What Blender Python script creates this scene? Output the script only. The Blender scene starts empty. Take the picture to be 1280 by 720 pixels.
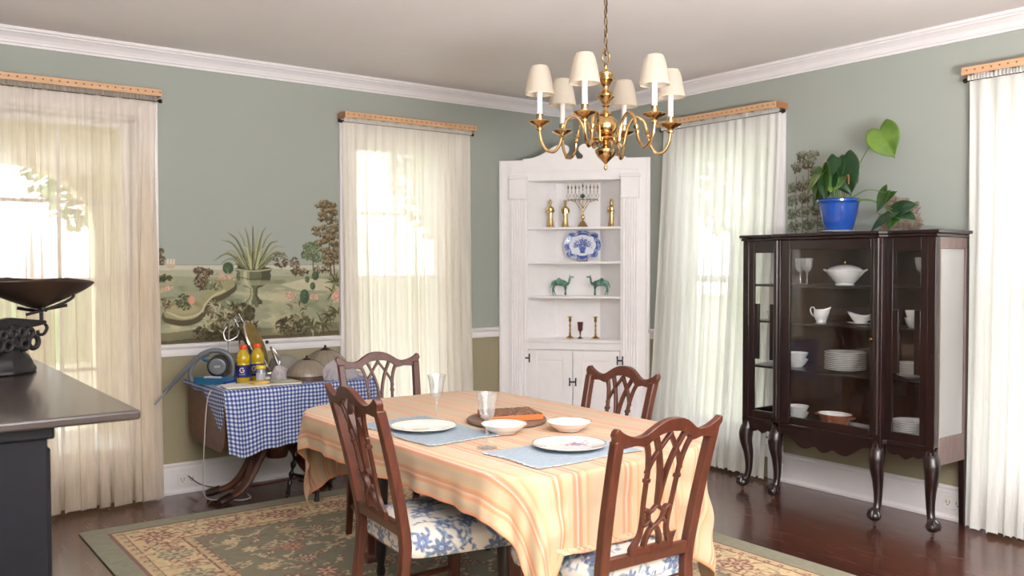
import bpy, math, random
import numpy as np
from mathutils import Vector, Matrix
random.seed(7)
rng = np.random.RandomState(11)
PI = math.pi
COL = bpy.context.scene.collection

# ------------------------------------------------------------------ colour
def s2l(c):
    c = np.asarray(c, dtype=np.float64)
    return np.where(c <= 0.04045, c / 12.92, ((c + 0.055) / 1.055) ** 2.4)
def rgb(r, g, b):
    v = s2l(np.array([r, g, b]) / 255.0)
    return (float(v[0]), float(v[1]), float(v[2]), 1.0)

# ------------------------------------------------------------------ materials
def nmat(name):
    m = bpy.data.materials.new(name); m.use_nodes = True
    nt = m.node_tree
    b = nt.nodes['Principled BSDF']
    return m, nt, b
def setup(b, col=None, rough=.5, metal=0., spec=.5, coat=0., coat_rough=.1, sheen=0.):
    if col is not None: b.inputs['Base Color'].default_value = col
    b.inputs['Roughness'].default_value = rough
    b.inputs['Metallic'].default_value = metal
    b.inputs['Specular IOR Level'].default_value = spec
    b.inputs['Coat Weight'].default_value = coat
    b.inputs['Coat Roughness'].default_value = coat_rough
    b.inputs['Sheen Weight'].default_value = sheen
def noise_node(nt, scale, detail=4., rough=.55, stretch=(1, 1, 1), coord='Object', dist=0.):
    tc = nt.nodes.new('ShaderNodeTexCoord'); mp = nt.nodes.new('ShaderNodeMapping')
    mp.inputs['Scale'].default_value = stretch
    nz = nt.nodes.new('ShaderNodeTexNoise')
    nz.inputs['Scale'].default_value = scale; nz.inputs['Detail'].default_value = detail
    nz.inputs['Roughness'].default_value = rough; nz.inputs['Distortion'].default_value = dist
    nt.links.new(tc.outputs[coord], mp.inputs['Vector']); nt.links.new(mp.outputs['Vector'], nz.inputs['Vector'])
    return nz
def ramp_node(nt, stops, fac):
    r = nt.nodes.new('ShaderNodeValToRGB')
    e = r.color_ramp.elements
    e[0].position, e[0].color = stops[0]
    e[1].position, e[1].color = stops[-1]
    for p, c in stops[1:-1]:
        x = e.new(p); x.color = c
    nt.links.new(fac, r.inputs['Fac'])
    return r
def add_bump(nt, b, fac, strength=.2, dist=.002):
    bp = nt.nodes.new('ShaderNodeBump'); bp.inputs['Strength'].default_value = strength; bp.inputs['Distance'].default_value = dist
    nt.links.new(fac, bp.inputs['Height']); nt.links.new(bp.outputs['Normal'], b.inputs['Normal'])
def plain(name, c, rough=.5, metal=0., var=.06, scale=12., bump=0., bscale=60., stretch=(1, 1, 1), **k):
    """colour with a slight mottling of its own"""
    m, nt, b = nmat(name)
    c = rgb(*c); setup(b, c, rough, metal, **k)
    if var:
        nz = noise_node(nt, scale, stretch=stretch)
        lo = tuple(v * (1 - var) for v in c[:3]) + (1,); hi = tuple(min(1, v * (1 + var)) for v in c[:3]) + (1,)
        r = ramp_node(nt, [(.3, lo), (.7, hi)], nz.outputs['Fac'])
        nt.links.new(r.outputs['Color'], b.inputs['Base Color'])
    if bump:
        n2 = noise_node(nt, bscale, stretch=stretch)
        add_bump(nt, b, n2.outputs['Fac'], bump)
    return m
def wood(name, c1, c2, rough=.35, scale=6., stretch=(8, 8, 1), coat=.3, worn=None):
    m, nt, b = nmat(name)
    setup(b, rgb(*c1), rough, coat=coat, coat_rough=.2)
    nz = noise_node(nt, scale, detail=6, stretch=stretch, dist=.6)
    r = ramp_node(nt, [(.3, rgb(*c1)), (.7, rgb(*c2))], nz.outputs['Fac'])
    out = r.outputs['Color']
    if worn:
        n2 = noise_node(nt, 25., detail=8, rough=.75, stretch=(3, 3, .7))
        r2 = ramp_node(nt, [(.60, (0, 0, 0, 1)), (.68, (1, 1, 1, 1))], n2.outputs['Fac'])
        mx = nt.nodes.new('ShaderNodeMix'); mx.data_type = 'RGBA'
        nt.links.new(r2.outputs['Color'], mx.inputs['Factor']); nt.links.new(out, mx.inputs['A']); mx.inputs['B'].default_value = rgb(*worn)
        out = mx.outputs['Result']
    nt.links.new(out, b.inputs['Base Color'])
    return m
def painted(name, rough=.6, bump=0., bscale=300., **k):
    m, nt, b = nmat(name); setup(b, None, rough, **k)
    a = nt.nodes.new('ShaderNodeAttribute'); a.attribute_name = 'Col'
    nt.links.new(a.outputs['Color'], b.inputs['Base Color'])
    if bump:
        n2 = noise_node(nt, bscale); add_bump(nt, b, n2.outputs['Fac'], bump)
    return m
def thin_glass(name, tint=(1, 1, 1), refl=.08, rough=.02, haze=0.):
    """thin pane: mostly clear, with a surface reflection"""
    m = bpy.data.materials.new(name); m.use_nodes = True; nt = m.node_tree; nt.nodes.clear()
    o = nt.nodes.new('ShaderNodeOutputMaterial'); t = nt.nodes.new('ShaderNodeBsdfTransparent'); g = nt.nodes.new('ShaderNodeBsdfGlossy')
    t.inputs['Color'].default_value = (*tint, 1); g.inputs['Roughness'].default_value = rough
    lw = nt.nodes.new('ShaderNodeLayerWeight'); lw.inputs['Blend'].default_value = .5
    pw = nt.nodes.new('ShaderNodeMath'); pw.operation = 'POWER'; pw.inputs[1].default_value = 4.; nt.links.new(lw.outputs['Facing'], pw.inputs[0])
    fr = nt.nodes.new('ShaderNodeMath'); fr.operation = 'MULTIPLY_ADD'; fr.inputs[1].default_value = .9; fr.inputs[2].default_value = refl * .5; fr.use_clamp = True; nt.links.new(pw.outputs[0], fr.inputs[0])
    mx = nt.nodes.new('ShaderNodeMixShader')
    nt.links.new(fr.outputs[0], mx.inputs['Fac']); nt.links.new(t.outputs[0], mx.inputs[1]); nt.links.new(g.outputs[0], mx.inputs[2])
    last = mx.outputs[0]
    if haze:
        d = nt.nodes.new('ShaderNodeBsdfDiffuse'); d.inputs['Color'].default_value = (.9, .9, .9, 1)
        m2 = nt.nodes.new('ShaderNodeMixShader'); m2.inputs['Fac'].default_value = haze
        nt.links.new(last, m2.inputs[1]); nt.links.new(d.outputs[0], m2.inputs[2]); last = m2.outputs[0]
    nt.links.new(last, o.inputs['Surface'])
    return m
def sheer(name, col, trans=.35, weave=True, through=.55):
    m = bpy.data.materials.new(name); m.use_nodes = True; nt = m.node_tree; nt.nodes.clear()
    o = nt.nodes.new('ShaderNodeOutputMaterial'); t = nt.nodes.new('ShaderNodeBsdfTransparent')
    d = nt.nodes.new('ShaderNodeBsdfDiffuse'); l = nt.nodes.new('ShaderNodeBsdfTranslucent')
    d.inputs['Color'].default_value = col; l.inputs['Color'].default_value = col
    a = nt.nodes.new('ShaderNodeMixShader'); a.inputs['Fac'].default_value = through
    nt.links.new(d.outputs[0], a.inputs[1]); nt.links.new(l.outputs[0], a.inputs[2])
    x = nt.nodes.new('ShaderNodeMixShader'); x.inputs['Fac'].default_value = trans
    nt.links.new(a.outputs[0], x.inputs[1]); nt.links.new(t.outputs[0], x.inputs[2])
    if weave:
        nz = noise_node(nt, 9., detail=3, stretch=(6, 6, .25))
        mr = nt.nodes.new('ShaderNodeMapRange'); mr.inputs['From Min'].default_value = .35; mr.inputs['From Max'].default_value = .65
        mr.inputs['To Min'].default_value = trans - .04; mr.inputs['To Max'].default_value = trans + .04
        nt.links.new(nz.outputs['Fac'], mr.inputs['Value']); nt.links.new(mr.outputs[0], x.inputs['Fac'])
    nt.links.new(x.outputs[0], o.inputs['Surface'])
    return m

# ------------------------------------------------------------------ geometry
def catmull(pts, n=8, closed=False):
    P = [np.array(p, float) for p in pts]; m = len(P); out = []
    rngk = range(m if closed else m - 1)
    for i in rngk:
        if closed: p0, p1, p2, p3 = P[(i - 1) % m], P[i], P[(i + 1) % m], P[(i + 2) % m]
        else:
            p1, p2 = P[i], P[i + 1]
            p0 = P[i - 1] if i > 0 else 2 * p1 - p2
            p3 = P[i + 2] if i + 2 < m else 2 * p2 - p1
        for k in range(n):
            t = k / n
            out.append(.5 * ((2 * p1) + (-p0 + p2) * t + (2 * p0 - 5 * p1 + 4 * p2 - p3) * t * t + (-p0 + 3 * p1 - 3 * p2 + p3) * t ** 3))
    if not closed: out.append(P[-1])
    return out
class MB:
    def __init__(s): s.v = []; s.f = []
    def add(s, vs, fs, M=None):
        k = len(s.v)
        for p in vs:
            if M is not None: p = M @ Vector(p)
            s.v.append(tuple(float(q) for q in p))
        s.f += [tuple(i + k for i in f) for f in fs]
        return s
    def box(s, x0, x1, y0, y1, z0, z1, M=None):
        return s.add([(x0, y0, z0), (x1, y0, z0), (x1, y1, z0), (x0, y1, z0), (x0, y0, z1), (x1, y0, z1), (x1, y1, z1), (x0, y1, z1)],
              [(0, 3, 2, 1), (4, 5, 6, 7), (0, 1, 5, 4), (1, 2, 6, 5), (2, 3, 7, 6), (3, 0, 4, 7)], M)
    def lathe(s, prof, n=24, c=(0, 0, 0), M=None, flute=0, famp=0., sx=1., sy=1., caps=True):
        """profile of (radius, z) turned round the z axis at c; flute adds lobes"""
        vs, fs = [], []; rows = []
        for (r, z) in prof:
            if r < 1e-5:
                vs.append((c[0], c[1], c[2] + z)); rows.append([len(vs) - 1])
            else:
                row = []
                for i in range(n):
                    a = 2 * PI * i / n
                    rr = r * (1 + famp * math.cos(flute * a)) if flute else r
                    vs.append((c[0] + sx * rr * math.cos(a), c[1] + sy * rr * math.sin(a), c[2] + z)); row.append(len(vs) - 1)
                rows.append(row)
        for a, b in zip(rows, rows[1:]):
            if len(a) == 1 and len(b) == 1: continue
            for i in range(n):
                j = (i + 1) % n
                if len(a) == 1: fs.append((a[0], b[j], b[i]))
                elif len(b) == 1: fs.append((a[i], a[j], b[0]))
                else: fs.append((a[i], a[j], b[j], b[i]))
        if caps and len(rows[0]) > 1: fs.append(tuple(reversed(rows[0])))
        if caps and len(rows[-1]) > 1: fs.append(tuple(rows[-1]))
        return s.add(vs, fs, M)
    def shell(s, prof, n=24, c=(0, 0, 0), M=None, flute=0, famp=0., sx=1., sy=1.):
        """like lathe without end caps (profile runs out and back in)"""
        return s.lathe(prof, n, c, M, flute, famp, sx, sy, caps=False)
    def tube(s, pts, r, n=8, M=None, closed=False, flat=1.):
        pts = [Vector([float(q) for q in p]) for p in pts]; m = len(pts)
        rs = r if isinstance(r, (list, tuple, np.ndarray)) else [r] * m
        vs, fs = [], []
        prev = None
        for i in range(m):
            if closed: d = pts[(i + 1) % m] - pts[(i - 1) % m]
            else: d = pts[min(i + 1, m - 1)] - pts[max(i - 1, 0)]
            if d.length < 1e-9: d = Vector((0, 0, 1))
            d.normalize()
            if prev is None:
                up = Vector((0, 0, 1)) if abs(d.z) < .9 else Vector((1, 0, 0))
                a = d.cross(up).normalized()
            else:
                a = (prev - d * prev.dot(d))
                a = a.normalized() if a.length > 1e-6 else d.cross(Vector((0, 0, 1))).normalized()
            b = d.cross(a).normalized(); prev = a
            for k in range(n):
                t = 2 * PI * k / n
                vs.append(pts[i] + a * (rs[i] * math.cos(t)) + b * (rs[i] * flat * math.sin(t)))
        for i in range(m if closed else m - 1):
            for k in range(n):
                i2 = (i + 1) % m; k2 = (k + 1) % n
                fs.append((i * n + k, i * n + k2, i2 * n + k2, i2 * n + k))
        if not closed:
            fs.append(tuple(range(n - 1, -1, -1))); fs.append(tuple((m - 1) * n + k for k in range(n)))
        return s.add(vs, fs, M)
    def prism(s, poly, y0, y1, M=None, axis='y', yf=None):
        """2D outline (u,w) given thickness along one axis; yf(u,w) shifts it"""
        n = len(poly); vs = []
        for y in (y0, y1):
            for (u, w) in poly:
                d = yf(u, w) if yf else 0.
                if axis == 'y': vs.append((u, y + d, w))
                elif axis == 'z': vs.append((u, w, y + d))
                else: vs.append((y + d, u, w))
        fs = [tuple(range(n)), tuple(range(2 * n - 1, n - 1, -1))]
        for i in range(n):
            j = (i + 1) % n; fs.append((i, i + n, j + n, j))
        return s.add(vs, fs, M)
    def ribbon(s, pts, w, y0, y1, yf=None, M=None, sm=6):
        """flat strip of width w along a 2D path, extruded y0..y1"""
        P = catmull(pts, sm) if sm else [np.array(p, float) for p in pts]
        ws = w if isinstance(w, (list, tuple)) else None
        L, R = [], []
        for i, p in enumerate(P):
            d = P[min(i + 1, len(P) - 1)] - P[max(i - 1, 0)]; d = d / (np.linalg.norm(d) + 1e-9); n = np.array([-d[1], d[0]])
            h = (np.interp(i / (len(P) - 1), np.linspace(0, 1, len(ws)), ws) if ws else w) / 2
            L.append(p + n * h); R.append(p - n * h)
        vs = []; fs = []
        for i in range(len(P)):
            for q, y in ((L[i], y0), (R[i], y0), (R[i], y1), (L[i], y1)):
                d = yf(q[0], q[1]) if yf else 0.
                vs.append((q[0], y + d, q[1]))
        for i in range(len(P) - 1):
            a, b = 4 * i, 4 * i + 4
            for k in range(4): fs.append((a + k, a + (k + 1) % 4, b + (k + 1) % 4, b + k))
        fs.append((3, 2, 1, 0)); k = 4 * (len(P) - 1); fs.append((k, k + 1, k + 2, k + 3))
        return s.add(vs, fs, M)
    def sweep(s, rings, M=None):
        """rings of (cx,cy,z,hx,hy): rectangular section post"""
        vs = []; fs = []
        for (x, y, z, hx, hy) in rings: vs += [(x - hx, y - hy, z), (x + hx, y - hy, z), (x + hx, y + hy, z), (x - hx, y + hy, z)]
        for i in range(len(rings) - 1):
            a, b = 4 * i, 4 * i + 4
            for k in range(4): fs.append((a + k, a + (k + 1) % 4, b + (k + 1) % 4, b + k))
        fs.append((3, 2, 1, 0)); k = 4 * (len(rings) - 1); fs.append((k, k + 1, k + 2, k + 3))
        return s.add(vs, fs, M)
    def sphere(s, c, rx, ry=None, rz=None, n=16, m=10, M=None):
        ry = ry or rx; rz = rz or rx
        prof = [(math.sin(PI * i / m), -math.cos(PI * i / m)) for i in range(m + 1)]
        T = Matrix.Translation(c) @ Matrix.Diagonal((rx, ry, rz, 1))
        return s.lathe(prof, n, M=(M @ T) if M is not None else T)
    def build(s, name, mat, parent=None, bevel=0., smooth=False, seg=2, sub=0, ang=35, loc=None):
        me = bpy.data.meshes.new(name); me.from_pydata(s.v, [], s.f); me.update()
        import bmesh
        bm = bmesh.new(); bm.from_mesh(me); bmesh.ops.recalc_face_normals(bm, faces=bm.faces); bm.to_mesh(me); bm.free()
        if mat: me.materials.append(mat)
        o = bpy.data.objects.new(name, me); COL.objects.link(o)
        if parent is not None: o.parent = parent
        if loc is not None: o.location = loc
        if bevel:
            b = o.modifiers.new('bevel', 'BEVEL'); b.width = bevel; b.segments = seg; b.limit_method = 'ANGLE'; b.angle_limit = math.radians(40)
        if sub:
            b = o.modifiers.new('sub', 'SUBSURF'); b.levels = sub; b.render_levels = sub
        if smooth or bevel or sub:
            me.shade_smooth()
            if not sub:
                try: me.set_sharp_from_angle(angle=math.radians(ang))
                except Exception: pass
        return o
def surf(name, P, mat, parent=None, col=None, closed=False, thick=0., attr=None, smooth=True, keep=None, loc=None):
    """mesh from a (rows, cols, 3) array of points; col = sRGB 0..1 per point"""
    nv, nu = P.shape[:2]
    idx = np.arange(nv * nu).reshape(nv, nu)
    if closed: q = np.stack([idx[:-1], np.roll(idx, -1, 1)[:-1], np.roll(idx, -1, 1)[1:], idx[1:]], -1).reshape(-1, 4)
    else: q = np.stack([idx[:-1, :-1], idx[:-1, 1:], idx[1:, 1:], idx[1:, :-1]], -1).reshape(-1, 4)
    V = P.reshape(-1, 3)
    if keep is not None:
        kk = keep.reshape(-1)[q].any(1); q = q[kk]
        used = np.zeros(len(V), bool); used[q.reshape(-1)] = True
        new = np.cumsum(used) - 1; q = new[q]; V = V[used]
        if col is not None: col = col.reshape(-1, 3)[used]
    me = bpy.data.meshes.new(name)
    me.vertices.add(len(V)); me.vertices.foreach_set('co', V.astype(np.float32).reshape(-1))
    me.loops.add(len(q) * 4); me.loops.foreach_set('vertex_index', q.astype(np.int32).reshape(-1))
    me.polygons.add(len(q)); me.polygons.foreach_set('loop_start', np.arange(0, len(q) * 4, 4, dtype=np.int32))
    me.polygons.foreach_set('loop_total', np.full(len(q), 4, dtype=np.int32))
    me.update(calc_edges=True)
    if col is not None:
        a = me.color_attributes.new('Col', 'FLOAT_COLOR', 'POINT')
        c4 = np.ones((len(V), 4), np.float32); c4[:, :3] = s2l(np.clip(col.reshape(-1, 3), 0, 1))
        a.data.foreach_set('color', c4.reshape(-1))
    if attr is not None:
        a = me.attributes.new('cloth', 'FLOAT_VECTOR', 'POINT'); a.data.foreach_set('vector', attr.astype(np.float32).reshape(-1))
    if smooth: me.shade_smooth()
    me.materials.append(mat)
    o = bpy.data.objects.new(name, me); COL.objects.link(o)
    if parent is not None: o.parent = parent
    if loc is not None: o.location = loc
    if thick:
        m = o.modifiers.new('solid', 'SOLIDIFY'); m.thickness = thick; m.offset = 0
    return o

# ------------------------------------------------------------------ things
def tag(o, label=None, cat=None, group=None, kind=None):
    if label: o['label'] = label
    if cat: o['category'] = cat
    if group: o['group'] = group
    if kind: o['kind'] = kind
    return o
def root(name, loc, label, cat, rotz=0., group=None, scale=1.):
    o = bpy.data.objects.new(name, None); COL.objects.link(o)
    o.empty_display_size = .05
    o.location = loc; o.rotation_euler = (0, 0, rotz); o.scale = (scale,) * 3
    return tag(o, label, cat, group)
def struct(o): o['kind'] = 'structure'; return o
def dup(src, loc=None, rotz=None, label=None, group=None, scale=None):
    def cp(o, par):
        c = o.copy(); COL.objects.link(c)
        if par is not None: c.parent = par
        for ch in list(o.children): cp(ch, c)
        return c
    r = cp(src, None)
    if loc is not None: r.location = loc
    if rotz is not None: r.rotation_euler = (0, 0, rotz)
    if label: r['label'] = label
    if group: r['group'] = group
    if scale: r.scale = (scale,) * 3
    return r

# ------------------------------------------------------------------ painter
def vnoise(X, Y, seed=0):
    r = np.random.RandomState(seed); T = r.rand(64, 64)
    xi = np.floor(X).astype(int); yi = np.floor(Y).astype(int); fx = X - xi; fy = Y - yi
    fx = fx * fx * (3 - 2 * fx); fy = fy * fy * (3 - 2 * fy)
    a = T[xi % 64, yi % 64]; b = T[(xi + 1) % 64, yi % 64]; c = T[xi % 64, (yi + 1) % 64]; d = T[(xi + 1) % 64, (yi + 1) % 64]
    return (a * (1 - fx) + b * fx) * (1 - fy) + (c * (1 - fx) + d * fx) * fy
def fbm(X, Y, seed=0, o=4):
    s = 0; w = .5; t = 0
    for k in range(o):
        s = s + w * vnoise(X * 2 ** k, Y * 2 ** k, seed + k); t += w; w *= .5
    return s / t
class Canvas:
    def __init__(s, x0, x1, z0, z1, cell, bg):
        s.x0, s.z0, s.cell = x0, z0, cell
        s.nx = int(round((x1 - x0) / cell)) + 1; s.nz = int(round((z1 - z0) / cell)) + 1
        s.xs = x0 + np.arange(s.nx) * cell; s.zs = z0 + np.arange(s.nz) * cell
        s.X, s.Z = np.meshgrid(s.xs, s.zs)
        s.rgb = np.ones((s.nz, s.nx, 3)) * np.array(bg) / 255.; s.a = np.zeros((s.nz, s.nx))
    def win(s, x0, x1, z0, z1):
        i0 = max(0, int((x0 - s.x0) / s.cell) - 1); i1 = min(s.nx, int((x1 - s.x0) / s.cell) + 3)
        j0 = max(0, int((z0 - s.z0) / s.cell) - 1); j1 = min(s.nz, int((z1 - s.z0) / s.cell) + 3)
        return slice(j0, max(j0, j1)), slice(i0, max(i0, i1))
    def put(s, w, m, col):
        m = np.clip(m, 0, 1)
        s.rgb[w] += (np.array(col) / 255. - s.rgb[w]) * m[..., None]; s.a[w] = np.maximum(s.a[w], m)
    def ell(s, cx, cz, rx, rz, col, rot=0., al=1., soft=.35):
        r = max(rx, rz); w = s.win(cx - r, cx + r, cz - r, cz + r)
        X = s.X[w] - cx; Z = s.Z[w] - cz; c, n = math.cos(rot), math.sin(rot)
        u = (X * c + Z * n) / rx; v = (-X * n + Z * c) / rz
        s.put(w, al * np.clip((1 - np.sqrt(u * u + v * v)) / soft + .5, 0, 1) * ((u * u + v * v) < 1.3), col)
    def poly(s, pts, col, al=1.):
        xs = [p[0] for p in pts]; zs = [p[1] for p in pts]; w = s.win(min(xs), max(xs), min(zs), max(zs))
        X, Z = s.X[w], s.Z[w]; ins = np.zeros(X.shape, bool)
        for i in range(len(pts)):
            (x1, z1), (x2, z2) = pts[i - 1], pts[i]
            if z1 == z2: continue
            ins ^= ((z1 > Z) != (z2 > Z)) & (X < (x2 - x1) * (Z - z1) / (z2 - z1) + x1)
        s.put(w, ins * al, col)
    def stroke(s, pts, wd, col, al=1., w2=None, sm=5):
        P = catmull(pts, sm) if sm and len(pts) > 2 else [np.array(p, float) for p in pts]
        n = len(P)
        for i in range(n - 1):
            a, b = P[i], P[i + 1]; h = (wd + ((w2 if w2 is not None else wd) - wd) * (i / (n - 1))) / 2
            w = s.win(min(a[0], b[0]) - h, max(a[0], b[0]) + h, min(a[1], b[1]) - h, max(a[1], b[1]) + h)
            d = b - a; L = d @ d + 1e-12
            t = np.clip(((s.X[w] - a[0]) * d[0] + (s.Z[w] - a[1]) * d[1]) / L, 0, 1)
            D = np.hypot(s.X[w] - a[0] - t * d[0], s.Z[w] - a[1] - t * d[1])
            s.put(w, al * np.clip((h - D) / s.cell + .5, 0, 1), col)
    def dabs(s, cx, cz, rx, rz, n, cols, size, al=.9, r=None, upl=0.):
        r = r or random
        for k in range(n):
            a = r.uniform(0, 2 * PI); q = math.sqrt(r.random())
            x, z = cx + rx * q * math.cos(a), cz + rz * q * math.sin(a)
            c = np.array(r.choice(cols)) + upl * q * math.sin(a) + r.uniform(-8, 8)
            s.ell(x, z, size * r.uniform(.6, 1.4), size * r.uniform(.3, .7), c, r.uniform(0, PI), al)
    def sample(s, X, Z):
        i = np.clip(((X - s.x0) / s.cell), 0, s.nx - 1.001); j = np.clip(((Z - s.z0) / s.cell), 0, s.nz - 1.001)
        i0 = i.astype(int); j0 = j.astype(int); fi = (i - i0)[..., None]; fj = (j - j0)[..., None]
        R = s.rgb
        return (R[j0, i0] * (1 - fi) + R[j0, i0 + 1] * fi) * (1 - fj) + (R[j0 + 1, i0] * (1 - fi) + R[j0 + 1, i0 + 1] * fi) * fj
SKY = 1.9; EXPO = 1.4; FILL = 310.0
# ------------------------------------------------------------------ camera
FPX, YAW, PIT, ROL = 1101.103, 0.9221033, -0.0261216, -0.00088207
cp_, sp_ = math.cos(PIT), math.sin(PIT)
Fv = Vector((cp_ * math.cos(YAW), cp_ * math.sin(YAW), sp_))
Rv = Vector((math.sin(YAW), -math.cos(YAW), 0)); Uv = Rv.cross(Fv)
R2 = Rv * math.cos(ROL) + Uv * math.sin(ROL); U2 = Uv * math.cos(ROL) - Rv * math.sin(ROL)
cd = bpy.data.cameras.new('camera'); cam = bpy.data.objects.new('camera', cd); COL.objects.link(cam)
cd.sensor_width = 36; cd.lens = FPX / 1280 * 36; cd.clip_start = .05
M = Matrix.Identity(4)
for i in range(3): M[i][0], M[i][1], M[i][2] = R2[i], U2[i], -Fv[i]
M[0][3], M[1][3], M[2][3] = -4.934906, -5.65165677, 1.43
cam.matrix_world = M
cd.dof.use_dof = True; cd.dof.focus_distance = 3.9; cd.dof.aperture_fstop = 3.5
sc = bpy.context.scene
sc.camera = cam
sc.view_settings.view_transform = 'Standard'; sc.view_settings.look = 'None'; sc.view_settings.gamma = 1
sc.view_settings.use_curve_mapping = False
sc.view_settings.exposure = EXPO
sc.render.engine = 'CYCLES'
sc.cycles.max_bounces = 10; sc.cycles.transparent_max_bounces = 24; sc.cycles.diffuse_bounces = 6
sc.cycles.caustics_reflective = False; sc.cycles.caustics_refractive = False
sc.cycles.use_denoising = True; sc.cycles.sample_clamp_indirect = 6
# sky: pale overcast daylight
w = bpy.data.worlds.new('sky'); sc.world = w; w.use_nodes = True
bg = w.node_tree.nodes['Background']; bg.inputs['Color'].default_value = (.98, .985, 1., 1); bg.inputs['Strength'].default_value = SKY

# ------------------------------------------------------------------ shared materials
H = 2.758
M_white = plain('white_trim_paint', (226, 222, 224), .45, var=.02)
M_cabwhite = plain('white_cabinet_paint', (247, 244, 245), .4, var=.02)
M_ceil = plain('ceiling_paint', (229, 225, 224), .9, var=.03, scale=1.2)
M_mahog = wood('mahogany', (72, 27, 16), (112, 50, 28), .3, 5., (6, 6, 1), .4)
M_dark = wood('dark_mahogany', (20, 8, 9), (38, 15, 15), .28, 6., (8, 8, 1.2), .5)
M_worn = wood('worn_dark_mahogany', (24, 9, 9), (42, 16, 15), .35, 6., (8, 8, 1.2), .3, worn=(128, 72, 36))
M_brown = wood('brown_table_wood', (70, 34, 20), (100, 54, 33), .4, 6., (2, 2, 6), .15)
M_brass = plain('aged_brass', (190, 146, 84), .22, 1., var=.12, scale=30)
M_black = plain('black_iron', (20, 19, 21), .45, var=.1)
M_ebony = plain('ebonised_wood', (22, 19, 20), .35, var=.15, coat=.3)
M_glass = thin_glass('pane_glass')
M_china = plain('white_china', (226, 226, 226), .12, var=.015, coat=.4)

# wall paint: sage above the chair rail, olive tan below it
m, nt, b = nmat('wall_paint'); setup(b, None, .8, spec=.25)
geo = nt.nodes.new('ShaderNodeNewGeometry'); sx = nt.nodes.new('ShaderNodeSeparateXYZ'); nt.links.new(geo.outputs['Position'], sx.inputs[0])
gt = nt.nodes.new('ShaderNodeMath'); gt.operation = 'GREATER_THAN'; gt.inputs[1].default_value = .88; nt.links.new(sx.outputs['Z'], gt.inputs[0])
nz = noise_node(nt, 140., detail=4)
ra = ramp_node(nt, [(.3, rgb(148, 140, 116)), (.7, rgb(162, 153, 127))], nz.outputs['Fac'])
WALLC = (158, 163, 156)
mx = nt.nodes.new('ShaderNodeMix'); mx.data_type = 'RGBA'
nt.links.new(gt.outputs[0], mx.inputs['Factor']); nt.links.new(ra.outputs['Color'], mx.inputs['A']); mx.inputs['B'].default_value = rgb(*WALLC)
nt.links.new(mx.outputs['Result'], b.inputs['Base Color'])
M_wall = m
# floor: dark reddish boards running along x
m, nt, b = nmat('dark_floor_boards'); setup(b, None, .2, coat=.35, coat_rough=.12)
tc = nt.nodes.new('ShaderNodeTexCoord'); br = nt.nodes.new('ShaderNodeTexBrick'); mp = nt.nodes.new('ShaderNodeMapping')
nt.links.new(tc.outputs['Object'], mp.inputs['Vector']); nt.links.new(mp.outputs['Vector'], br.inputs['Vector'])
mp.inputs['Rotation'].default_value = (0, 0, PI / 2)
br.inputs['Scale'].default_value = 1.; br.inputs['Brick Width'].default_value = 2.6; br.inputs['Row Height'].default_value = .095
br.inputs['Mortar Size'].default_value = .0012; br.inputs['Color1'].default_value = rgb(70, 38, 30); br.inputs['Color2'].default_value = rgb(94, 54, 42)
br.inputs['Mortar'].default_value = rgb(24, 14, 12)
nz = noise_node(nt, 4., detail=7, stretch=(30, 1.5, 1))
r1 = ramp_node(nt, [(.3, (.62, .6, .6, 1)), (.7, (1.15, 1.1, 1.1, 1))], nz.outputs['Fac'])
mu = nt.nodes.new('ShaderNodeMix'); mu.data_type = 'RGBA'; mu.blend_type = 'MULTIPLY'; mu.inputs['Factor'].default_value = 1
nt.links.new(br.outputs['Color'], mu.inputs['A']); nt.links.new(r1.outputs['Color'], mu.inputs['B'])
nt.links.new(mu.outputs['Result'], b.inputs['Base Color'])
n2 = noise_node(nt, 3., detail=5, stretch=(12, 1, 1)); rr = nt.nodes.new('ShaderNodeMapRange'); rr.inputs['To Min'].default_value = .16; rr.inputs['To Max'].default_value = .34
nt.links.new(n2.outputs['Fac'], rr.inputs['Value']); nt.links.new(rr.outputs[0], b.inputs['Roughness'])
M_floor = m

# ------------------------------------------------------------------ room shell
XL, YF, T = -5.75, -7.4, .18
struct(MB().box(XL - T, T, YF - T, T, -.12, 0).build('floor', M_floor))
struct(MB().box(XL - T, T, YF - T, T, H, H + .12).build('ceiling', M_ceil))
def wall(name, axis, lo, hi, openings, base, out):
    """axis 'x': wall along x at y=base..base+out ; openings (a0,a1,z0,z1)"""
    mb = MB(); cur = lo
    def seg(a0, a1, z0, z1):
        if a1 - a0 < 1e-4 or z1 - z0 < 1e-4: return
        q0, q1 = min(base, base + out), max(base, base + out)
        if axis == 'x': mb.box(a0, a1, q0, q1, z0, z1)
        else: mb.box(q0, q1, a0, a1, z0, z1)
    for (a0, a1, z0, z1) in sorted(openings):
        seg(cur, a0, 0, H); seg(a0, a1, 0, z0); seg(a0, a1, z1, H); cur = a1
    seg(cur, hi, 0, H)
    return struct(mb.build(name, M_wall))
WZ0, WZ1 = .26, 2.33
wins = [('x', -4.34, -3.50), ('x', -2.06, -1.24), ('y', -2.01, -1.19), ('y', -4.26, -3.42)]
wall('wall_back', 'x', XL - T, T, [(-4.34, -3.50, WZ0, WZ1), (-2.06, -1.24, WZ0, WZ1)], 0, T)
wall('wall_right', 'y', YF - T, 0, [(-2.01, -1.19, WZ0, WZ1), (-4.26, -3.42, WZ0, WZ1)], 0, T)
wall('wall_left', 'y', YF - T, 0, [(-6.3, -5.4, WZ0, 2.4)], XL, -T)
wall('wall_front', 'x', XL, 0, [(-3.2, -2.0, .6, 2.3)], YF, -T)

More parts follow.
